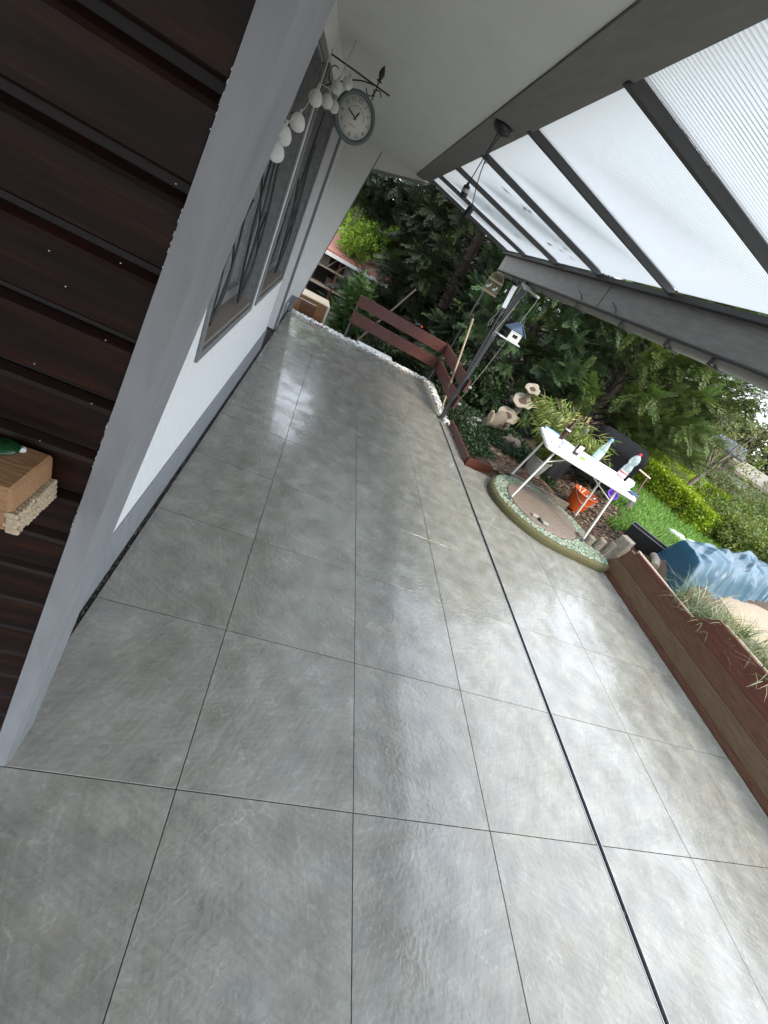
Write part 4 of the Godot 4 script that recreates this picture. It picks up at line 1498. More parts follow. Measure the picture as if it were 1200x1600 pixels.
# ---------------------------------------------------------------- raised bed on the right
func right_bed() -> void:
	var w := thing("retaining_wall", "brown stained timber retaining wall along the right of the terrace", "wall", "", V(3.44, 0, -0.4))
	var o := -w.position
	var m := MB.new()
	m.hexa([o + V(3.422, 0, 2.4), o + V(3.475, 0, 2.4), o + V(3.475, 0, -2.42), o + V(3.422, 0, -2.42), o + V(3.422, 0.05, 2.4), o + V(3.475, 0.05, 2.4), o + V(3.475, 0.05, -2.42), o + V(3.422, 0.05, -2.42)])
	part(w, "base_rail", m, M.bed_wood)
	var set_ := [[0.052, 0.198, -2.44, M.bed_wood_worn, 0.0], [0.201, 0.352, -2.42, M.bed_wood, 0.003], [0.355, 0.392, -2.33, M.bed_wood_red, 0.001]]
	for q in set_:
		m = MB.new()
		var zt: float = q[2] + (0.03 if q[0] > 0.1 else 0.0)
		m.hexa([o + V(3.432 + q[4], q[0], 2.4), o + V(3.462, q[0], 2.4), o + V(3.462, q[0], q[2]), o + V(3.432 + q[4], q[0], q[2]), o + V(3.432 + q[4], q[1], 2.4), o + V(3.462, q[1], 2.4), o + V(3.462, q[1], zt), o + V(3.432 + q[4], q[1], zt)])
		part(w, "board", m, q[3])
	m = MB.new()
	m.hexa([o + V(3.434, 0.394, 2.4), o + V(3.462, 0.394, 2.4), o + V(3.462, 0.394, -1.53), o + V(3.434, 0.394, -1.53), o + V(3.434, 0.545, 2.4), o + V(3.462, 0.545, 2.4), o + V(3.462, 0.545, -1.38), o + V(3.434, 0.545, -1.38)])
	part(w, "board", m, M.bed_wood_red)
	m = MB.new()
	m.box(o + V(3.475, 0.478, 0.45), V(0.022, 0.145, 3.6), 0.003)
	m.box(o + V(3.475, 0.33, -1.92), V(0.022, 0.13, 0.86), 0.003)
	part(w, "liner", m, M.sawn_wood)
	for z in [-2.2, -1.4, -0.5, 0.4, 1.3]:
		m = MB.new()
		m.box(o + V(3.51, 0.17, z), V(0.05, 0.34, 0.05), 0.003)
		part(w, "stake", m, M.bed_wood)
	# upright log steps where the wall ends
	for i in 5:
		var lg := thing("palisade_log", ["shortest grey upright log, next to the well cover", "second shortest upright log of the rising row", "middle upright log of the rising row", "second tallest upright log of the rising row", "tallest grey upright log, next to the timber wall"][i], "log", "palisade logs at the wall end", V(3.20 + 0.085 * i, 0, -2.76 + 0.055 * i + 0.01 * sin(i * 3.0)), 0.3)
		m = MB.new()
		var hh := 0.13 + 0.045 * i
		m.lathe([Vector2(0.046, 0.0), Vector2(0.047, hh - 0.01), Vector2(0.040, hh), Vector2(0.001, hh + 0.003)], 10)
		part(lg, "log", m, M.grey_log)
	var bl := thing("palisade_log", "squared pale post closing the end of the timber wall", "post", "", V(3.50, 0.0, -2.56), 0.4)
	m = MB.new()
	m.box(V(0, 0.19, 0), V(0.11, 0.38, 0.13), 0.008)
	part(bl, "post", m, M.grey_log)
	# tarpaulin over a pile
	tarp()
	var sd := MB.new()
	var rows := []
	var nz := noise(1.5, 3, 3)
	for i in 16:
		var row := []
		for j in 24:
			var p := V(4.5 + 0.25 * j, 0.0, 1.8 - 0.30 * i)
			row.append(V(p.x, ground_y(p.x, p.z) - 0.05 + (0.085 + 0.04 * nz.get_noise_2d(p.x, p.z)) * ss(4.5, 4.9, p.x) * (1.0 - ss(8.0, 9.5, p.x)) * ss(-2.7, -2.45, p.z), p.z))
		rows.append(row)
	sd.surf(rows, false, [], V(5, -10, 0))
	structure("sand", sd, M.sand)
	# strap-leaved grass hanging over the wall top
	var blade := blade_mesh(0.009, 0.40)
	for q in [[V(3.56, 0.40, -1.55), 0.30, 420, "grass tuft spilling over the low end of the timber wall", 0.25], [V(3.58, 0.50, -1.15), 0.30, 460, "bleached grass tuft on the timber wall top beside the tarpaulin", 0.45], [V(3.66, 0.48, -0.78), 0.32, 520, "broad grass tuft on the timber wall top nearest the viewer", 0.5]]:
		var tf := thing("grass_tuft", q[3], "grass", "tufts on the timber wall", q[0])
		var xf := []
		var cc := []
		for i in q[2]:
			var a := rnd.randf() * TAU
			var s := rnd.randf_range(0.5, 1.2)
			xf.append(Transform3D(Basis.from_euler(V(rnd.randf_range(0.1, 1.05), a, 0)).scaled(V(1, 1, 1) * s), V(rnd.randf_range(-0.09, 0.26), rnd.randf_range(-0.06, 0.0), rnd.randf_range(-0.30, 0.30))))
			cc.append(leafy(Color(0.42, 0.38, 0.22), 0.3) if rnd.randf() < q[4] else leafy(Color(0.10, 0.14, 0.045), 0.4))
		scatter(tf, "blades", blade, M.leaf, xf, cc)


func tarp() -> void:
	var t := thing("tarpaulin", "crumpled blue tarpaulin draped over a long pile behind the timber wall", "tarpaulin", "", V(3.62, 0.285, -1.88))
	var g := noise(0.7, 62, 2)
	var r := RandomNumberGenerator.new()
	r.seed = 77
	var creases := []   # tent-shaped folds: where, direction, half width, length, height
	for i in 34:
		var a := r.randf_range(-1.3, 1.3)
		creases.append([Vector2(r.randf_range(0.0, 3.4), r.randf_range(0.1, 0.9)), Vector2(cos(a), sin(a)), r.randf_range(0.06, 0.20), r.randf_range(0.25, 0.7), r.randf_range(0.012, 0.055) * (1.0 if i % 4 else -0.7)])
	var pleats := []
	for i in 17:
		pleats.append([3.4 * (i + r.randf()) / 17.0, r.randf_range(0.06, 0.17), r.randf_range(0.02, 0.10), r.randf_range(-1.2, 1.2)])
	var ux := V(0.943, 0, -0.333)
	var vx := V(0.35, 0, -0.73)
	var rows := []
	var nu := 150
	var nv := 84
	for i in nu + 1:
		var s := float(i) / nu
		var row := []
		for j in nv + 1:
			var q := float(j) / nv
			var e := ss(0.0, 0.022, s) * ss(0.0, 0.24, q) * ss(0.0, 0.2, 1.0 - q)
			var px := s * 3.4
			var pz := q * 0.95
			var top := 0.33 + 0.03 * sin(px * 1.7 + 0.6) - 0.06 * ss(2.2, 3.4, px)
			var side := 1.0 - ss(0.55, 1.0, e)
			var h := top * pow(e, 0.75)
			var fold := 0.0
			for c in creases:
				var dv: Vector2 = Vector2(px, pz) - c[0]
				var along: float = dv.dot(c[1]) / c[3]
				if absf(along) < 1.0:
					fold += c[4] * maxf(0.0, 1.0 - absf(dv.cross(c[1])) / c[2]) * (1.0 - along * along)
			h += (fold + 0.05 * g.get_noise_2d(px, pz)) * (0.1 + 0.9 * e)
			var push := 0.0
			for c in pleats:   # pleats down the sides
				push += c[2] * maxf(0.0, 1.0 - absf(px - c[0] - c[3] * (minf(q, 1.0 - q) - 0.1)) / c[1])
			push *= side
			var p := ux * px + vx * (q * 1.02) + V(0, maxf(h, 0.0), 0)
			p += vx.normalized() * (-push if q < 0.5 else push)
			row.append(p)
		rows.append(row)
	var m := MB.new()
	m.surf(rows, false, [], V(1.5, -3, -1.0))
	part(t, "sheet", m, M.tarp_blue)


func blade_mesh(w: float, l: float) -> ArrayMesh:   # one arching grass blade
	var m := MB.new()
	m.tinted = true
	var prev := [V(-w / 2, 0, 0), V(w / 2, 0, 0)]
	for i in 4:
		var t := (i + 1) / 4.0
		var c := V(0, l * t * (1.0 - 0.25 * t), l * 0.45 * t * t)
		var ww := w / 2 * (1.0 - t * 0.95)
		var cur := [c + V(-ww, 0, 0), c + V(ww, 0, 0)]
		m.tri(prev[0], prev[1], cur[1])
		m.tri(prev[0], cur[1], cur[0])
		prev = cur
	return m.mesh()


# ---------------------------------------------------------------- garden, middle distance
func garden_things() -> void:
	var m: MB
	# edging boards by the ivy
	for q in [[V(1.955, 0.06, -4.50), V(1.965, 0.06, -3.56), "reddish edging board between tiles and ivy", M.red_wood], [V(1.97, 0.055, -3.53), V(2.32, 0.055, -3.58), "brown edging board running from the tiles to the well rim", M.bed_wood_red], [V(2.62, 0.06, -3.66), V(3.45, 0.07, -3.50), "weathered edging board behind the well rim", M.grey_log]]:
		var e := thing("edging_board", q[2], "board", "edging boards of the ivy bed", q[0] - V(0, 0.06, 0))
		m = MB.new()
		plank_between(m, V(0, -0.02, 0), q[1] - q[0] + V(0, -0.02, 0), 0.115, 0.026)
		part(e, "board", m, q[3])
	# stone mushrooms
	var spots := [[V(3.02, 0.80, -5.20), 0.115, "smallest and highest of the three pale stone mushrooms"], [V(2.98, 0.60, -5.16), 0.155, "middle one of the three pale stone mushrooms"], [V(2.86, 0.34, -5.06), 0.165, "lowest of the three pale stone mushrooms beside the bamboo"]]
	for q in spots:
		var c := thing("stone_mushroom", q[2], "mushroom", "stone mushrooms in the ivy", V(q[0].x, ground_y(q[0].x, q[0].z) - 0.02, q[0].z))
		var hh: float = q[0].y - c.position.y
		m = MB.new()
		m.tube([V(0, 0, 0), V(0.01, hh * 0.5, 0), V(0, hh, 0)], [0.045, 0.032, 0.04], 9)
		part(c, "stem", m, M.driftwood)
		m = MB.new()
		var rows := []
		var cs := []
		for k in [[0.02, -0.015], [0.6, -0.01], [0.97, 0.012], [1.0, 0.024], [0.93, 0.034], [0.6, 0.026], [0.25, 0.012], [0.02, 0.006]]:
			var row := []
			for j in 26:
				var a := TAU * j / 26.0
				var wv := 1.0 + 0.07 * sin(a * 3.0 + q[1] * 40.0) + 0.04 * sin(a * 7.0)
				row.append(V(cos(a) * q[1] * k[0] * wv, hh + k[1] + k[0] * k[0] * 0.012 * sin(a * 5.0), sin(a) * q[1] * k[0] * wv))
			rows.append(row)
			cs.append(V(0, hh + 0.008, 0))
		m.surf(rows, true, cs)
		var cap := part(c, "cap", m, M.mushroom_stone)
		cap.transform = Transform3D(Basis(V(0.85, 0, 0.5).normalized(), 0.55), V(0, hh, 0)) * Transform3D(Basis.IDENTITY, V(0, -hh, 0))
		m = MB.new()
		m.lathe([Vector2(0.001, hh + 0.022), Vector2(q[1] * 0.22, hh + 0.021), Vector2(q[1] * 0.38, hh + 0.0225), Vector2(q[1] * 0.42, hh + 0.020)], 14)
		part(cap, "hollow", m, M.soil)
	# driftwood carving and rocks
	var d := thing("driftwood_stump", "pale carved driftwood stump lying in the ivy", "stump", "", V(2.75, ground_y(2.75, -5.0), -5.0), 0.5)
	var nzz := noise(5.0, 44, 3)
	m = MB.new()
	var rows2 := []
	var cs2 := []
	for i in 13:
		var t := i / 12.0
		var c := V(-0.26 + 0.52 * t, 0.10 + 0.10 * sin(t * 2.6), 0.04 * sin(t * 6.0))
		var row := []
		for j in 14:
			var a := TAU * j / 14.0
			var r := (0.05 + 0.07 * sin(PI * t)) * (1.0 + 0.35 * nzz.get_noise_3d(t * 2.0, cos(a), sin(a)))
			row.append(c + V(0, cos(a) * r, sin(a) * r))
		rows2.append(row)
		cs2.append(c)
	m.surf(rows2, true, cs2)
	m.fan(rows2[0], V(-1, 0, 0)); m.fan(rows2[-1], V(1, 0, 0))
	part(d, "trunk", m, M.driftwood)
	m = MB.new()
	m.tube([V(-0.2, 0.12, 0.03), V(-0.28, 0.26, 0.06), V(-0.34, 0.32, 0.08)], [0.05, 0.03, 0.012], 8)
	m.tube([V(-0.16, 0.14, -0.03), V(-0.18, 0.27, -0.05)], [0.04, 0.012], 8)
	part(d, "branch_stub", m, M.sawn_wood)
	var rk := [[V(2.28, 0, -4.72), V(0.10, 0.08, 0.13), "dark grey rock half hidden in the ivy near the post"], [V(2.45, 0, -4.95), V(0.12, 0.09, 0.1), "grey rock in the ivy beside the driftwood"], [V(2.98, 0, -4.72), V(0.15, 0.14, 0.15), "rounded brown rock below the lowest stone mushroom"]]
	for q in rk:
		var r := thing("garden_rock", q[2], "rock", "rocks in the ivy bed", V(q[0].x, ground_y(q[0].x, q[0].z), q[0].z))
		part(r, "rock", rock_mesh(q[1], int(q[0].x * 100)), M.driftwood if q[1].x > 0.14 else M.concrete)
	# covered grill
	var g := thing("covered_grill", "barbecue grill under a black fabric cover behind the table", "grill", "", V(4.08, ground_y(4.08, -4.25), -4.25), -0.45)
	var rows := []
	var cs := []
	var nz := noise(3.0, 12, 3)
	for q in [[0.36, 0.24, 0.06], [0.365, 0.25, 0.2], [0.36, 0.245, 0.42], [0.37, 0.25, 0.55], [0.38, 0.255, 0.60], [0.34, 0.19, 0.69], [0.30, 0.05, 0.735], [0.20, 0.02, 0.74]]:
		var row := []
		for j in 48:
			var a := TAU * j / 48.0
			var ca := cos(a)
			var sa := sin(a)
			var kx := signf(ca) * pow(absf(ca), 0.45)
			var kz := signf(sa) * pow(absf(sa), 0.45)
			var fold = 1.0 + 0.07 * nz.get_noise_2d(a * 3.0, q[2] * 1.2) * (1.2 - q[2])
			row.append(V(kx * q[0] * fold, q[2] + 0.02 * nz.get_noise_2d(a * 2.0 + 9.0, q[2] * 3.0), kz * q[1] * fold))
		rows.append(row)
		cs.append(V(0, q[2], 0))
	m = MB.new()
	m.surf(rows, true, cs)
	m.fan(rows[-1], Vector3.UP)
	part(g, "cover", m, M.black_cloth)
	for s in [-0.34, 0.34]:
		for z in [-0.16, 0.16]:
			m = MB.new()
			m.tube([V(s * 0.8, -0.02, z), V(s * 0.8, 0.3, z)], 0.016, 7)
			part(g, "leg", m, M.dark_steel)
	m = MB.new()
	m.tube([V(0.32, 0.52, 0.2), V(0.50, 0.50, 0.22)], 0.012, 8)
	part(g, "side_handle", m, M.sawn_wood)
	# kettle, flower pot behind the table
	var th := thing("vacuum_flask", "grey flask with white cup top behind the table", "flask", "", V(3.42, ground_y(3.42, -4.2), -4.2))
	m = MB.new()
	m.lathe([Vector2(0.16, 0.0), Vector2(0.17, 0.02), Vector2(0.17, 0.60), Vector2(0.001, 0.61)], 18)
	part(th, "stand", m, M.black_plastic)
	m = MB.new()
	m.lathe([Vector2(0.001, 0.612), Vector2(0.06, 0.614), Vector2(0.062, 0.62), Vector2(0.062, 0.80), Vector2(0.05, 0.83), Vector2(0.001, 0.835)], 18)
	part(th, "flask", m, M.grey_plastic)
	m = MB.new()
	m.lathe([Vector2(0.04, 0.614), Vector2(0.045, 0.62), Vector2(0.05, 0.70), Vector2(0.047, 0.70), Vector2(0.001, 0.63)], 18, Transform3D(Basis.IDENTITY, V(-0.11, 0, 0.05)))
	part(th, "cup", m, M.white_china)
	# orange bucket
	var b := thing("bucket", "orange plastic bucket full of sticks under the table", "bucket", "", V(3.64, ground_y(3.64, -3.62) - 0.01, -3.62))
	m = MB.new()
	m.lathe([Vector2(0.001, 0.0), Vector2(0.115, 0.0), Vector2(0.118, 0.006), Vector2(0.158, 0.235), Vector2(0.166, 0.237), Vector2(0.166, 0.248), Vector2(0.154, 0.248), Vector2(0.113, 0.01), Vector2(0.001, 0.008)], 30)
	part(b, "pail", m, M.orange_plastic)
	m = MB.new()
	m.lathe([Vector2(0.001, 0.17), Vector2(0.145, 0.165)], 20)
	part(b, "soil", m, M.soil)
	for i in 7:
		m = MB.new()
		var a := i * 0.9
		m.tube([V(cos(a) * 0.07, 0.16, sin(a) * 0.07), V(cos(a + 0.6) * 0.12, 0.25 + 0.02 * sin(i * 5.0), sin(a + 0.6) * 0.12)], 0.012, 6)
		part(b, "stick", m, M.sawn_wood if i % 2 else M.white_slab)
	m = MB.new()
	var hp := []
	for i in 13:
		var t := PI * i / 12.0
		hp.append(V(0.166 * cos(t), 0.24 - 0.10 * sin(t), 0.166 * sin(t) * 0.9))
	m.tube(hp, 0.003, 5)
	part(b, "handle", m, M.steel)
	b = thing("flower_pot", "small purple plastic pot beside the orange bucket", "pot", "", V(4.14, ground_y(4.14, -3.84), -3.84))
	m = MB.new()
	m.lathe([Vector2(0.001, 0.0), Vector2(0.05, 0.0), Vector2(0.07, 0.085), Vector2(0.078, 0.087), Vector2(0.078, 0.10), Vector2(0.066, 0.10), Vector2(0.05, 0.02), Vector2(0.001, 0.02)], 20, Transform3D(Basis.from_euler(V(0.7, 0, 0.2)), V(0, 0.03, 0)))
	part(b, "pot", m, M.purple_plastic)
	b = thing("shovel", "grey shovel blade with red-brown handle lying by the lawn", "shovel", "", V(4.34, ground_y(4.34, -3.72), -3.72), 0.5)
	m = MB.new()
	var blade := []
	for i in 5:
		var row := []
		for j in 7:
			var u := j / 6.0 - 0.5
			row.append(V(u * 0.24, 0.03 + 0.17 * (i / 4.0) + 0.10 * u * u, 0.05 - 0.04 * i / 4.0))
		blade.append(row)
	m.surf(blade, false, [], V(0, 0.1, 1))
	var back := []
	for r in blade:
		var row := []
		for p in r:
			row.append(p + V(0, 0, -0.004))
		back.append(row)
	m.surf(back, false, [], V(0, 0.1, -1))
	part(b, "blade", m, M.grey_plastic)
	m = MB.new()
	m.tube([V(-0.24, 0.05, 0.12), V(0.0, 0.2, 0.0), V(0.35, 0.46, -0.16)], 0.011, 7)
	part(b, "handle", m, M.red_wood)
	# black planter box
	b = thing("planter_box", "empty black plastic planter box on the lawn edge", "planter", "", V(4.02, ground_y(4.02, -2.84) + 0.005, -2.84), -0.85)
	m = MB.new()
	var wl := 0.40
	var ww := 0.17
	for s in [-1.0, 1.0]:
		m.hexa([V(-wl / 2, 0, s * (ww / 2 - 0.02)), V(wl / 2, 0, s * (ww / 2 - 0.02)), V(wl / 2 + 0.02, 0.17, s * ww / 2), V(-wl / 2 - 0.02, 0.17, s * ww / 2), V(-wl / 2, 0, s * (ww / 2 - 0.026)), V(wl / 2, 0, s * (ww / 2 - 0.026)), V(wl / 2 + 0.02, 0.17, s * (ww / 2 - 0.006)), V(-wl / 2 - 0.02, 0.17, s * (ww / 2 - 0.006))])
		m.hexa([V(s * wl / 2, 0, -ww / 2 + 0.027), V(s * wl / 2, 0, ww / 2 - 0.027), V(s * (wl / 2 + 0.02), 0.169, ww / 2 - 0.007), V(s * (wl / 2 + 0.02), 0.169, -ww / 2 + 0.007), V(s * (wl / 2 - 0.006), 0, -ww / 2 + 0.027), V(s * (wl / 2 - 0.006), 0, ww / 2 - 0.027), V(s * (wl / 2 + 0.014), 0.169, ww / 2 - 0.007), V(s * (wl / 2 + 0.014), 0.169, -ww / 2 + 0.007)])
	m.box(V(0, 0.006, 0), V(wl - 0.014, 0.008, ww - 0.054))
	part(b, "box", m, M.black_plastic)
	m = MB.new()
	m.tube([V(-wl / 2 - 0.02, 0.172, -ww / 2), V(wl / 2 + 0.02, 0.172, -ww / 2), V(wl / 2 + 0.02, 0.172, ww / 2), V(-wl / 2 - 0.02, 0.172, ww / 2), V(-wl / 2 - 0.02, 0.172, -ww / 2)], 0.006, 6)
	part(b, "rim", m, M.grey_plastic)
	b = thing("birch_log", "pale mossy log lying behind the end of the timber wall", "log", "", V(3.72, ground_y(3.72, -2.35) + 0.07, -2.35), 0.9)
	m = MB.new()
	m.tube([V(-0.16, -0.03, 0), V(0, -0.02, 0.01), V(0.16, -0.03, 0)], [0.038, 0.042, 0.036], 10)
	part(b, "log", m, M.grey_log)
	# row of pale stones edging the lawn
	for i in 7:
		var p := V(5.2 + 0.30 * i, 0, -3.55 + 0.05 * i)
		b = thing("edging_stone", ["first", "second", "third", "fourth", "fifth", "sixth", "seventh"][i] + " pale flat stone from the planter along the lawn edge", "stone", "stones edging the lawn", V(p.x, ground_y(p.x, p.z) + 0.02, p.z), rnd.randf() * 3.0)
		part(b, "stone", rock_mesh(V(0.15, 0.05, 0.10), 200 + i), M.white_slab)
	# far garden: solar panel, white hut, brick pillar
	b = thing("solar_panel", "tilted dark panel standing among bushes in the far garden", "panel", "", V(8.9, ground_y(8.9, -7.6), -7.6), -0.7)
	m = MB.new()
	m.hexa([V(-0.65, 1.55, -0.25), V(0.65, 1.55, -0.25), V(0.65, 1.33, 0.35), V(-0.65, 1.33, 0.35), V(-0.65, 1.60, -0.25), V(0.65, 1.60, -0.25), V(0.65, 1.38, 0.35), V(-0.65, 1.38, 0.35)])
	part(b, "panel", m, M.solar_dark)
	for s in [-0.5, 0.5]:
		m = MB.new()
		m.tube([V(s, -0.1, 0), V(s, 1.45, 0)], 0.03, 6)
		part(b, "leg", m, M.dark_steel)
	b = thing("garden_hut", "low white garden hut with weathered roof behind the hedges", "hut", "", V(12.6, ground_y(12.6, -8.2) - 0.3, -8.2), -0.62)
	m = MB.new()
	m.box(V(0, 0.55, 0), V(2.6, 1.3, 1.6))
	part(b, "wall", m, M.white_slab)
	m = MB.new()
	m.hexa([V(-1.4, 1.25, 0.95), V(1.4, 1.25, 0.95), V(1.4, 1.5, -0.95), V(-1.4, 1.5, -0.95), V(-1.4, 1.33, 0.95), V(1.4, 1.33, 0.95), V(1.4, 1.58, -0.95), V(-1.4, 1.58, -0.95)])
	part(b, "roof", m, M.grey_log)
	m = MB.new()
	m.box(V(-0.5, 0.5, 0.81), V(0.6, 0.95, 0.03))
	part(b, "door", m, M.concrete)
	m = MB.new()
	m.box(V(0.6, 0.75, 0.81), V(0.6, 0.45, 0.03))
	part(b, "window", m, M.solar_dark)
	b = thing("fallen_trunk", "rust-brown branch leaning across shrubs behind the tarpaulin", "branch", "", V(7.6, ground_y(7.6, -4.1), -4.1), 0.2)
	m = MB.new()
	m.tube([V(-0.7, 0.05, 0.1), V(0.0, 0.32, 0.0), V(0.8, 0.75, -0.2)], [0.06, 0.05, 0.035], 8)
	part(b, "branch", m, M.brick_red)
	# lawn
	var blm := tuft_mesh()
	var xf := []
	var cc := []
	var pn := noise(0.8, 5, 2)
	while xf.size() < 9000:
		var p := V(rnd.randf_range(3.9, 8.5), 0, rnd.randf_range(-6.2, -2.4))
		if p.x < 5.4 and p.z > -2.75 or pn.get_noise_2d(p.x, p.z) < -0.45 or (p.z > -3.2 and p.x > 4.6):
			continue
		if p.x < 4.0 + 0.25 * absf(p.z + 3.4) and p.z < -3.4:
			continue
		p.y = ground_y(p.x, p.z) - 0.005
		var s := rnd.randf_range(0.6, 1.25)
		xf.append(Transform3D(Basis.from_euler(V(0, rnd.randf() * TAU, 0)).scaled(V(s, s, s)), p))
		cc.append(leafy(Color(0.14, 0.27, 0.035), 0.35))
	var gr := scatter(self, "lawn_grass", blm, M.leaf, xf, cc)
	gr.set_meta("label", "bright green lawn between table and hedges")
	gr.set_meta("category", "grass")


func rock_mesh(s: Vector3, sd: int) -> MB:
	var m := MB.new()
	var f := noise(0.8, sd, 3)
	var rows := []
	var cs := []
	for i in 9:
		var t := PI * i / 8.0
		var row := []
		for j in 14:
			var q := TAU * j / 14.0
			var d := V(sin(t) * cos(q), cos(t), sin(t) * sin(q))
			row.append(d * s * (1.0 + 0.5 * f.get_noise_3dv(d * 1.4)))
		rows.append(row)
		cs.append(Vector3.ZERO)
	m.surf(rows, true, cs)
	return m


func tuft_mesh() -> ArrayMesh:
	var m := MB.new()
	m.tinted = true
	var r := RandomNumberGenerator.new()
	r.seed = 8
	for i in 9:
		var a := r.randf() * TAU
		var c := V(r.randf_range(-0.04, 0.04), 0, r.randf_range(-0.04, 0.04))
		var d := V(cos(a), 0, sin(a))
		var s := V(-sin(a), 0, cos(a)) * 0.0035
		var h := r.randf_range(0.05, 0.10)
		var mid := c + d * h * 0.25 + V(0, h * 0.6, 0)
		var tip := c + d * h * 0.7 + V(0, h, 0)
		m.tri(c - s, c + s, mid + s)
		m.tri(c - s, mid + s, mid - s)
		m.tri(mid - s, mid + s, tip)
	return m.mesh()


# ---------------------------------------------------------------- beyond the far end of the terrace
func far_end() -> void:
	var m: MB
	var c := thing("wooden_cabinet", "old orange-brown wooden cabinet with white side just past the terrace end", "cabinet", "", V(-0.25, -0.45, -6.85), 0.10)
	m = MB.new()
	m.box(V(-0.02, 0.315, 0.0), V(0.50, 0.63, 0.42), 0.006)
	part(c, "carcass", m, M.cabinet_wood)
	m = MB.new()
	m.box(V(-0.05, 0.30, 0.215), V(0.24, 0.50, 0.014), 0.004)
	part(c, "door", m, plain("cabinet_dark", L(0.10, 0.035, 0.010), 0.45))
	m = MB.new()
	m.box(V(0.245, 0.32, 0.01), V(0.035, 0.66, 0.44), 0.005)
	part(c, "side_panel", m, M.white_slab)
	m = MB.new()
	m.box(V(-0.01, 0.645, 0.0), V(0.53, 0.022, 0.45), 0.005)
	part(c, "top", m, M.sawn_wood)
	m = MB.new()
	m.tube([V(-0.24, 0.585, 0.25), V(0.06, 0.585, 0.25)], 0.009, 7)
	part(c, "towel_bar", m, M.steel)
	# open shed with a red roof
	var s := thing("open_shed", "open lean-to shed with pink-red roof, dark shelves and bric-a-brac", "shed", "", V(-0.6, -0.48, -10.2), 0.05)
	m = MB.new()
	m.hexa([V(-2.2, 1.10, 0.62), V(1.7, 1.10, 0.62), V(1.7, 1.42, -0.7), V(-2.2, 1.42, -0.7), V(-2.2, 1.14, 0.62), V(1.7, 1.14, 0.62), V(1.7, 1.46, -0.7), V(-2.2, 1.46, -0.7)])
	part(s, "roof", m, M.brick_red)
	m = MB.new()
	m.box(V(-0.25, 1.06, 0.63), V(3.9, 0.07, 0.025), 0.003)
	part(s, "eaves_board", m, M.white_slab)
	m = MB.new()
	m.box(V(-0.25, 0.7, -0.72), V(3.9, 1.5, 0.06))
	part(s, "back_wall", m, M.bark)
	for x in [-1.1, 0.02, 0.55, 1.2]:
		m = MB.new()
		m.box(V(x, 0.55, 0.5), V(0.05, 1.12, 0.05), 0.004)
		part(s, "post", m, M.white_slab if x < 0.1 else M.red_wood)
	for y in [0.42, 0.78]:
		m = MB.new()
		m.box(V(0.3, y, 0.1), V(2.6, 0.03, 0.9), 0.003)
		part(s, "shelf", m, M.grey_log)
	for q in [[V(0.3, 0.8, 0.5), V(0.50, 1.08, 0.55)], [V(0.72, 1.08, 0.55), V(0.52, 0.8, 0.5)]]:
		m = MB.new()
		m.tube([q[0], q[1]], 0.015, 6)
		part(s, "brace", m, M.driftwood)
	for i in 5:
		m = MB.new()
		m.box(V(-0.1 + 0.30 * i, 0.53 + 0.36 * (i % 2), 0.25), V(0.24, 0.20, 0.3), 0.008)
		part(s, "crate", m, [M.mossy, M.grey_log, M.bark, M.concrete, M.mossy][i])
	var ho := thing("garden_hose", "pale coiled hose on the ground before the open shed", "hose", "", V(-0.35, -0.40, -8.9))
	m = MB.new()
	var path := []
	for i in 60:
		var t := TAU * 3.0 * i / 59.0
		path.append(V(cos(t) * (0.22 + 0.02 * t / 6.0), 0.02 + 0.012 * t / 3.0 + 0.03 * sin(t * 1.7), sin(t) * 0.2))
	m.tube(path, 0.012, 6)
	part(ho, "coil", m, M.cord_white)
	var st := thing("terracotta_trough", "low terracotta-orange trough on the ground beside the shed", "trough", "", V(-0.75, -0.48, -9.1), 0.2)
	m = MB.new()
	m.box(V(0, 0.10, 0), V(0.5, 0.20, 0.24), 0.02)
	part(st, "body", m, M.brick_red)
	m = MB.new()
	m.box(V(0, 0.205, 0), V(0.46, 0.02, 0.20), 0.005)
	part(st, "fill", m, M.sawn_wood)
	var ws := thing("stone_wall", "low whitewashed rubble wall behind the open shed", "wall", "", V(0.3, -0.5, -12.0))
	for r in 5:
		for i in 14:
			var w := rnd.randf_range(0.30, 0.44)
			var o := part(ws, "stone", rock_mesh(V(w * 0.55, 0.15, 0.16), r * 40 + i), M.white_slab)
			o.position = V(-2.6 + 0.40 * i + 0.2 * (r % 2), 0.12 + 0.24 * r + 0.25, 0)
	m = MB.new()
	m.box(V(0.1, 0.15, 0), V(5.8, 0.4, 0.3))
	part(ws, "footing", m, M.concrete)


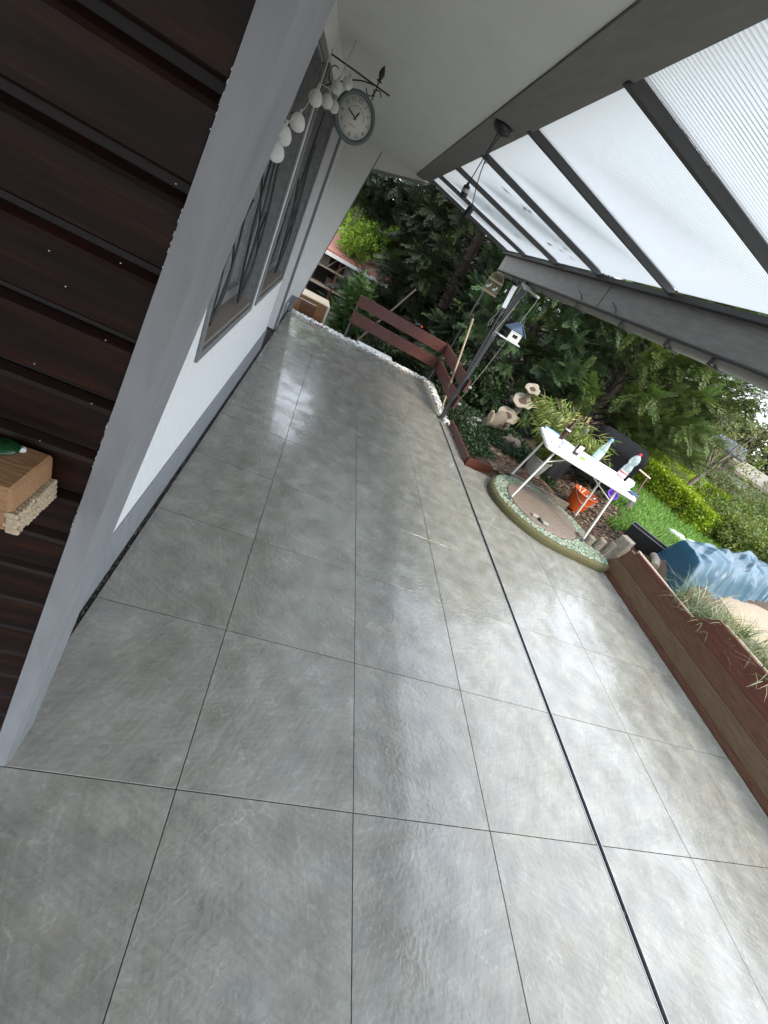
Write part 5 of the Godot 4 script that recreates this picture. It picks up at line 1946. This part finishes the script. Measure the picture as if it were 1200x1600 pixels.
# ---------------------------------------------------------------- plants
func spray_mesh(sd: int, droop: float) -> ArrayMesh:   # a flat feathery conifer twig, 1 long, along +z
	var m := MB.new()
	m.tinted = true
	var r := RandomNumberGenerator.new()
	r.seed = sd
	var at := func(t: float) -> Vector3: return V(0, -droop * t * t, t)
	for i in 9:
		var t := 0.10 + 0.90 * i / 9.0
		var c: Vector3 = at.call(t)
		for s in [-1.0, 1.0]:
			var l := (0.34 - 0.22 * t) * r.randf_range(0.75, 1.2)
			var d := V(s * r.randf_range(0.65, 0.95), r.randf_range(-0.22, 0.28), r.randf_range(0.55, 0.9)).normalized()
			var side := d.cross(V(0, 1, 0)).normalized()
			var e := c + d * l
			m.tri(c - side * 0.012, c + side * 0.012, e)
			for k in 3:
				var b := c + d * l * (0.28 + 0.24 * k)
				for q in [-1.0, 1.0]:
					var dd: Vector3 = (d + side * q * 0.75 + V(0, r.randf_range(-0.2, 0.3), 0)).normalized()
					var sl := dd.cross(V(0, 1, 0.2)).normalized() * 0.016
					var tip := b + dd * l * (0.42 - 0.08 * k)
					m.tri(b, b.lerp(tip, 0.5) + sl, tip)
					m.tri(b, tip, b.lerp(tip, 0.5) - sl)
	var tp: Vector3 = at.call(1.0)
	m.tri(at.call(0.85) + V(0.02, 0, 0), at.call(0.85) - V(0.02, 0, 0), tp + V(0, 0, 0.12))
	m.tri(V(0.01, 0, 0), V(-0.01, 0, 0), at.call(0.9))
	return m.mesh()


func leaf_cluster(sd: int, n: int, l: float, w: float) -> ArrayMesh:   # loose clump of small leaves, radius about 1
	var m := MB.new()
	m.tinted = true
	var r := RandomNumberGenerator.new()
	r.seed = sd
	for i in n:
		var c := V(r.randf_range(-1, 1), r.randf_range(-1, 1), r.randf_range(-1, 1)) * 0.75
		var d := (c.normalized() * 0.7 + V(r.randf_range(-1, 1), r.randf_range(-0.6, 1), r.randf_range(-1, 1))).normalized()
		var s := d.cross(V(r.randf_range(-1, 1), r.randf_range(-1, 1), r.randf_range(-1, 1))).normalized()
		var up := d.cross(s) * 0.18 * w
		m.tri(c, c + d * l * 0.45 + s * w + up, c + d * l)
		m.tri(c, c + d * l, c + d * l * 0.45 - s * w + up)
	return m.mesh()


func conifer(called: String, label: String, group: String, at: Vector3, hgt: float, rad: float, limbs: int, col: Color, mesh: ArrayMesh, size: float, rise: float, low := 0.03, per := 7, shape := 0.75) -> void:
	var t := thing(called, label, "tree", group, at)
	var m := MB.new()
	var path := []
	var rr := []
	for i in 8:
		var k := i / 7.0
		path.append(V(0.06 * sin(k * 5.0 + at.x), hgt * k, 0.06 * cos(k * 4.0 + at.z) - 0.06))
		rr.append(lerpf(0.05 + hgt * 0.018, 0.01, k))
	m.tube(path, rr, 9)
	var tr := part(t, "trunk", m, M.bark)
	var lm := MB.new()
	var xf := []
	var cc := []
	for i in limbs:
		var k := low + (1.0 - low) * pow((i + rnd.randf()) / limbs, 1.1)
		k = minf(k, 0.98)
		var a := i * 2.399 + rnd.randf_range(-0.5, 0.5)
		var l := rad * pow(1.0 - k * 0.93, shape) * rnd.randf_range(0.7, 1.12)
		var o := V(0, hgt * k, 0)
		var d := V(cos(a), rise * rnd.randf_range(0.5, 1.4), sin(a))
		var pts := []
		for j in 6:
			var s := j / 5.0
			pts.append(o + V(d.x * l * s, d.y * l * s * (1.15 - 0.35 * s), d.z * l * s) + rv(0.03) * s)
		lm.tube(pts, [0.018, 0.014, 0.010, 0.007, 0.005, 0.003], 5, false)
		var n := maxi(4, int(per * l / size))
		for j in n:
			var s := 0.12 + 0.88 * sqrt((j + rnd.randf()) / n)
			var x := s * 5.0
			var i0 := mini(int(x), 4)
			var p: Vector3 = pts[i0].lerp(pts[i0 + 1], minf(x - i0, 1.0))
			var dir := (V(d.x, d.y * 0.6, d.z).normalized() + rv(0.75)).normalized()
			var bx := Basis.looking_at(-dir, V(rnd.randf_range(-0.35, 0.35), 1, rnd.randf_range(-0.35, 0.35)))
			var z := size * rnd.randf_range(0.65, 1.25)
			xf.append(Transform3D(bx.scaled(V(z, z, z)), p + rv(0.05)))
			cc.append(leafy(col, 0.5))
	part(tr, "limbs", lm, M.bark)
	scatter(t, "crown", mesh, M.needle, xf, cc)


func bush(called: String, label: String, group: String, category: String, at: Vector3, r: Vector3, n: int, col: Color, mesh: ArrayMesh, size: float, boxy := false, spread := 0.3, stems := true) -> void:
	var t := thing(called, label, category, group, at)
	if stems:
		var m := MB.new()
		for i in 6:
			var a := i * 1.1
			m.tube([V(cos(a) * 0.05, -0.03, sin(a) * 0.05), V(cos(a) * r.x * 0.3, r.y, sin(a) * r.z * 0.3), V(cos(a) * r.x * 0.5, r.y * 1.6, sin(a) * r.z * 0.5)], [0.02, 0.014, 0.006], 5)
		part(t, "stem", m, M.bark)
	var xf := []
	var cc := []
	var f := noise(1.2, int(at.x * 31.0 + at.z * 17.0), 3)
	for i in n:
		var d := rv(1.0)
		var p: Vector3
		if boxy:
			var ax := rnd.randi() % 4
			d = V(rnd.randf_range(-1, 1), rnd.randf_range(-1, 1), rnd.randf_range(-1, 1))
			if ax == 0:
				d.x = signf(d.x)
			elif ax == 1:
				d.y = 1.0
			elif ax == 2:
				d.z = signf(d.z)
			p = d * r * (1.0 + 0.05 * f.get_noise_3dv(d * 3.0))
		else:
			if d.length() < 0.01:
				d = Vector3.UP
			d = d.normalized()
			p = d * r * pow(rnd.randf(), 0.4) * (1.0 + 0.8 * f.get_noise_3dv(d * 1.9))
		var z := size * rnd.randf_range(0.7, 1.3)
		xf.append(Transform3D(Basis.from_euler(rv(3.1)).scaled(V(z, z, z)), V(0, r.y, 0) + p))
		cc.append(leafy(col, spread))
	scatter(t, "foliage", mesh, M.leaf, xf, cc)


func bare_tree(label: String, at: Vector3, hgt: float, lean: float, sd: int) -> void:
	var t := thing("fruit_tree", label, "tree", "young trees in the far garden", at)
	var r := RandomNumberGenerator.new()
	r.seed = sd
	var m := MB.new()
	var top := V(lean, hgt * 0.5, 0)
	m.tube([V(0, -0.05, 0), V(lean * 0.4, hgt * 0.25, 0), top], [0.05, 0.04, 0.032], 8)
	var tr := part(t, "trunk", m, M.driftwood)
	m = MB.new()
	for i in 9:
		var a := i * 2.4 + r.randf()
		var l := hgt * r.randf_range(0.25, 0.55)
		var s := top - V(lean, hgt * 0.5, 0) * r.randf_range(0.0, 0.25)
		var e := s + V(cos(a) * l * 0.6, l, sin(a) * l * 0.6)
		m.tube([s, s.lerp(e, 0.5) + V(0, -0.04, 0), e], [0.018, 0.011, 0.003], 5)
		for j in 3:
			var q := s.lerp(e, 0.4 + 0.2 * j)
			m.tube([q, q + V(r.randf_range(-0.2, 0.2), 0.2, r.randf_range(-0.2, 0.2))], [0.006, 0.002], 4)
	part(tr, "limbs", m, M.driftwood)
	var xf := []
	var cc := []
	for i in 160:
		var a := r.randf() * TAU
		var q := V(cos(a) * hgt * 0.32 * sqrt(r.randf()), hgt * r.randf_range(0.55, 1.0), sin(a) * hgt * 0.32 * sqrt(r.randf())) + V(lean, 0, 0)
		var z := r.randf_range(0.03, 0.06)
		xf.append(Transform3D(Basis.from_euler(rv(3.0)).scaled(V(z, z, z)), q))
		cc.append(leafy(Color(0.20, 0.22, 0.06), 0.4))
	scatter(t, "crown", leaf_cluster(77, 8, 0.8, 0.28), M.leaf, xf, cc)


func vegetation() -> void:
	var fine := spray_mesh(3, 0.22)
	var fine2 := spray_mesh(9, 0.05)
	var lc := leaf_cluster(5, 16, 0.75, 0.24)
	var G := func(x: float, z: float, up := 0.0) -> Vector3: return V(x, ground_y(x, z) + up, z)
	# big cypresses on the right of the post
	conifer("cypress_tree", "broad green cypress with sweeping branches behind the table", "conifers right of the canopy post", G.call(5.3, -6.9), 4.6, 2.3, 150, Color(0.10, 0.145, 0.033), fine, 0.32, 0.5, 0.04, 12, 0.45)
	conifer("cypress_tree", "blue-green cypress close behind the canopy post", "conifers right of the canopy post", G.call(3.4, -7.0), 4.4, 1.6, 140, Color(0.06, 0.105, 0.042), fine2, 0.28, 0.2, 0.03, 12, 0.4)
	conifer("cypress_tree", "yellow-green cypress with long tips reaching right above the hedges", "conifers right of the canopy post", G.call(7.0, -7.9), 3.6, 1.9, 120, Color(0.12, 0.16, 0.035), fine, 0.32, 0.5, 0.05, 11, 0.45)
	# dark trees at the far end
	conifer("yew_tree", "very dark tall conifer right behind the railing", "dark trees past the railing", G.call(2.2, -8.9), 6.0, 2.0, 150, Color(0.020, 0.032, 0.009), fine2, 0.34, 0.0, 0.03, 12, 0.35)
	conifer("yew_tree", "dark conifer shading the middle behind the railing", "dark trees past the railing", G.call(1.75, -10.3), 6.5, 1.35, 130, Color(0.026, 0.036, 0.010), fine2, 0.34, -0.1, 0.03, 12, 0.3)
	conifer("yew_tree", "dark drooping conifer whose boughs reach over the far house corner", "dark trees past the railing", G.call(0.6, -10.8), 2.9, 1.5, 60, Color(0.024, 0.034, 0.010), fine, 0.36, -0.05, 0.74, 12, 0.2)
	conifer("thuja_tree", "small feathery green thuja beside the wooden cabinet", "", G.call(0.40, -7.3), 1.12, 0.30, 90, Color(0.07, 0.13, 0.03), fine2, 0.20, 1.2, 0.02, 11, 0.6)
	bush("lime_shrub", "sunlit lime-green tree glowing before the dark conifers", "shrubs past the far end", "tree", G.call(0.08, -9.8, 1.15), V(0.40, 0.36, 0.40), 520, Color(0.22, 0.33, 0.03), lc, 0.05, false, 0.55)
	bush("lime_shrub", "smaller ragged lime clump right of the glowing lime tree", "shrubs past the far end", "tree", G.call(0.55, -10.0, 1.35), V(0.42, 0.30, 0.42), 330, Color(0.15, 0.24, 0.025), lc, 0.045, false, 0.6)
	bush("lime_shrub", "tall lime-green tree behind the open shed", "shrubs past the far end", "tree", G.call(0.3, -13.4, 0.75), V(1.5, 1.0, 0.9), 1800, Color(0.28, 0.40, 0.03), lc, 0.09, false, 0.35)
	bush("lime_shrub", "small lime-green shrub seen through the dark branches above the railing", "shrubs past the far end", "shrub", G.call(2.0, -11.8), V(1.3, 0.9, 0.7), 1200, Color(0.20, 0.30, 0.03), lc, 0.09)
	bush("nettle_patch", "low fresh-green weeds beside the white cabinet side", "shrubs past the far end", "weeds", G.call(0.25, -6.75), V(0.28, 0.16, 0.22), 260, Color(0.11, 0.20, 0.03), lc, 0.05)
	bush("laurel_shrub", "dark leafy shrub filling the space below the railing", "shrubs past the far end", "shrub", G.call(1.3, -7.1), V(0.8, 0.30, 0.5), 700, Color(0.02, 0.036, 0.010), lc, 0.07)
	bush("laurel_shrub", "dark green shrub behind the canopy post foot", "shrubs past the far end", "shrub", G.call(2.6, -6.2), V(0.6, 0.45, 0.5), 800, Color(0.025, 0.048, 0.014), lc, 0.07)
	# background screen
	var bg := [[V(-2.5, 0, -17.0), V(3.0, 1.2, 1.5), Color(0.06, 0.10, 0.02), "mid-green tree behind the stone wall"], [V(4.0, 0, -16.0), V(3.4, 3.0, 1.6), Color(0.03, 0.05, 0.014), "dark tree closing the view behind the conifers"], [V(9.0, 0, -14.0), V(3.0, 1.8, 1.6), Color(0.06, 0.09, 0.02), "rounded tree behind the panel"], [V(14.0, 0, -12.5), V(2.6, 1.3, 1.4), Color(0.09, 0.11, 0.03), "olive shrub behind the white hut"], [V(18.0, 0, -11.0), V(2.8, 1.4, 1.6), Color(0.08, 0.10, 0.03), "olive shrub at the far right edge of the garden"]]
	for q in bg:
		bush("background_tree", q[3], "trees closing the garden", "tree", V(q[0].x, ground_y(q[0].x, q[0].z), q[0].z), q[1], 1500, q[2], lc, 0.17)
	# lime hedges
	var hd := [[V(6.3, 0, -5.0), V(0.25, 0.20, 0.80), 0.12, "clipped lime-green hedge nearest the lawn"], [V(8.4, 0, -6.7), V(2.2, 0.29, 0.25), 0.0, "second clipped lime-green hedge behind the small tree"], [V(7.4, 0, -7.3), V(0.7, 0.32, 0.4), -0.2, "short yellow-green hedge below the cypress tips"]]
	for q in hd:
		bush("hedge", q[3], "clipped hedges", "hedge", V(q[0].x, ground_y(q[0].x, q[0].z) - 0.02, q[0].z), q[1], 2600, Color(0.27, 0.36, 0.016), lc, 0.055, true, 0.3, false)
		var hn := get_child(get_child_count() - 1)
		hn.rotation.y = q[2]
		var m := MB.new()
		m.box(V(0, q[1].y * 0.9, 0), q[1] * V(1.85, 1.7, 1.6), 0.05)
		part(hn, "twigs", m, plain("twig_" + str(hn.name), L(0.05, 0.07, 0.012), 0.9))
	# loose shrubs between and beyond
	var sh := [[V(6.9, 0, -4.2), V(0.8, 0.30, 0.5), Color(0.13, 0.17, 0.03), "loose olive-green shrub behind the pale edging stones"], [V(8.6, 0, -5.0), V(1.0, 0.38, 0.5), Color(0.11, 0.15, 0.035), "loose shrub between the hedges at the right"], [V(9.3, 0, -6.9), V(1.2, 0.55, 0.6), Color(0.16, 0.17, 0.06), "pale budding shrub below the panel"], [V(8.0, 0, -3.6), V(0.9, 0.34, 0.5), Color(0.05, 0.07, 0.025), "dark grey-green shrub above the tarpaulin"], [V(11.2, 0, -6.6), V(1.4, 0.5, 0.7), Color(0.12, 0.15, 0.04), "light shrub before the white hut"], [V(10.6, 0, -9.0), V(1.3, 0.75, 0.7), Color(0.14, 0.16, 0.05), "yellowish shrub right of the panel"], [V(12.5, 0, -7.6), V(1.2, 0.8, 0.6), Color(0.13, 0.15, 0.05), "thin airy shrub at the hut corner"]]
	for q in sh:
		bush("garden_shrub", q[3], "loose garden shrubs", "shrub", V(q[0].x, ground_y(q[0].x, q[0].z), q[0].z), q[1], 800, q[2], lc, 0.06)
	bare_tree("young fruit tree with grey trunk between the two hedges", G.call(6.7, -5.35), 1.9, 0.12, 4)
	bare_tree("young fruit tree with leaning pale trunk before the white hut", G.call(9.6, -5.6), 2.3, 0.35, 6)
	# bamboo-like grass in a pot
	var b := thing("potted_bamboo", "arching bamboo grass in a pale stone pot behind the table", "plant", "", G.call(3.08, -4.02))
	var m := MB.new()
	m.lathe([Vector2(0.001, 0.0), Vector2(0.10, 0.0), Vector2(0.13, 0.16), Vector2(0.14, 0.22), Vector2(0.15, 0.23), Vector2(0.15, 0.25), Vector2(0.13, 0.25), Vector2(0.12, 0.20), Vector2(0.001, 0.19)], 22)
	part(b, "pot", m, M.concrete)
	m = MB.new()
	var xf := []
	var cc := []
	for i in 80:
		var a := i * 2.4
		var l := rnd.randf_range(0.45, 0.95)
		var sp := rnd.randf_range(0.15, 0.62)
		var pts := []
		for j in 6:
			var t := j / 5.0
			pts.append(V(cos(a) * (0.04 + sp * t * t), 0.2 + l * t * (1.25 - 0.5 * t), sin(a) * (0.04 + sp * t * t)))
		m.tube(pts, [0.003, 0.003, 0.0025, 0.002, 0.0015, 0.001], 4, false)
		for j in 34:
			var t := rnd.randf_range(0.15, 1.0) * 5.0
			var i0 := mini(int(t), 4)
			var p: Vector3 = pts[i0].lerp(pts[i0 + 1], t - i0)
			var dir := (V(cos(a), rnd.randf_range(-0.6, 0.25), sin(a)) + rv(0.8)).normalized()
			var z := rnd.randf_range(0.7, 1.25)
			xf.append(Transform3D(Basis.looking_at(-dir, V(0.2, 1, 0.1)).scaled(V(z, z, z)), p))
			cc.append(leafy(Color(0.17, 0.22, 0.04), 0.35) if rnd.randf() < 0.88 else leafy(Color(0.36, 0.31, 0.14), 0.25))
	part(b, "canes", m, M.mossy)
	var bl := MB.new()
	bl.tinted = true
	bl.tri(V(0, 0, 0), V(0.0085, 0.004, 0.045), V(0, -0.01, 0.13))
	bl.tri(V(0, 0, 0), V(0, -0.01, 0.13), V(-0.0085, 0.004, 0.045))
	scatter(b, "leaves", bl.mesh(), M.leaf, xf, cc)
	# bark mulch round the grill and bucket
	xf = []
	cc = []
	while xf.size() < 3800:
		var p := V(rnd.randf_range(2.3, 4.6), 0, rnd.randf_range(-4.7, -2.75))
		if p.z > -3.6 and p.x < 3.45:
			continue
		p.y = ground_y(p.x, p.z) + 0.004
		var z := rnd.randf_range(0.008, 0.022)
		xf.append(Transform3D(Basis.from_euler(V(rnd.randf_range(-0.5, 0.5), rnd.randf() * TAU, rnd.randf_range(-0.5, 0.5))).scaled(V(z * 1.8, z * 0.35, z * 0.7)), p))
		cc.append(leafy(Color(0.11, 0.065, 0.04), 0.6) if rnd.randf() < 0.85 else leafy(Color(0.26, 0.20, 0.13), 0.3))
	var mu := scatter(self, "bark_mulch", pebble_mesh(21), M.pebble, xf, cc)
	mu.set_meta("label", "brown bark mulch on the soil around the grill and bucket")
	mu.set_meta("category", "mulch")
	# dry twigs above the grill
	bush("dry_plant", "small dry reddish plant behind the flask", "", "plant", G.call(3.75, -4.85), V(0.16, 0.45, 0.16), 60, Color(0.28, 0.22, 0.10), lc, 0.05)
	# ivy over the sloping bed
	xf = []
	cc = []
	var iv := leaf_cluster(15, 7, 0.7, 0.34)
	while xf.size() < 3600:
		var p := V(rnd.randf_range(1.99, 3.5), 0, rnd.randf_range(-6.6, -3.75))
		if p.x > 2.4 and p.z > -4.0 - 0.5 * (3.2 - p.x):
			continue
		p.y = ground_y(p.x, p.z) + rnd.randf_range(0.0, 0.06)
		var z := rnd.randf_range(0.03, 0.055)
		xf.append(Transform3D(Basis.from_euler(rv(3.1)).scaled(V(z, z, z)), p))
		cc.append(leafy(Color(0.030, 0.060, 0.020), 0.45))
	for i in 900:   # also along the foot of the railing
		var p := V(rnd.randf_range(0.45, 2.0), 0, rnd.randf_range(-6.9, -6.32))
		p.y = ground_y(p.x, p.z) + rnd.randf_range(0.0, 0.22)
		var z := rnd.randf_range(0.03, 0.05)
		xf.append(Transform3D(Basis.from_euler(rv(3.1)).scaled(V(z, z, z)), p))
		cc.append(leafy(Color(0.022, 0.040, 0.014), 0.45))
	var o := scatter(self, "ivy", iv, M.leaf, xf, cc)
	o.set_meta("label", "dark ivy ground cover in the bed behind the post")
	o.set_meta("category", "ivy")
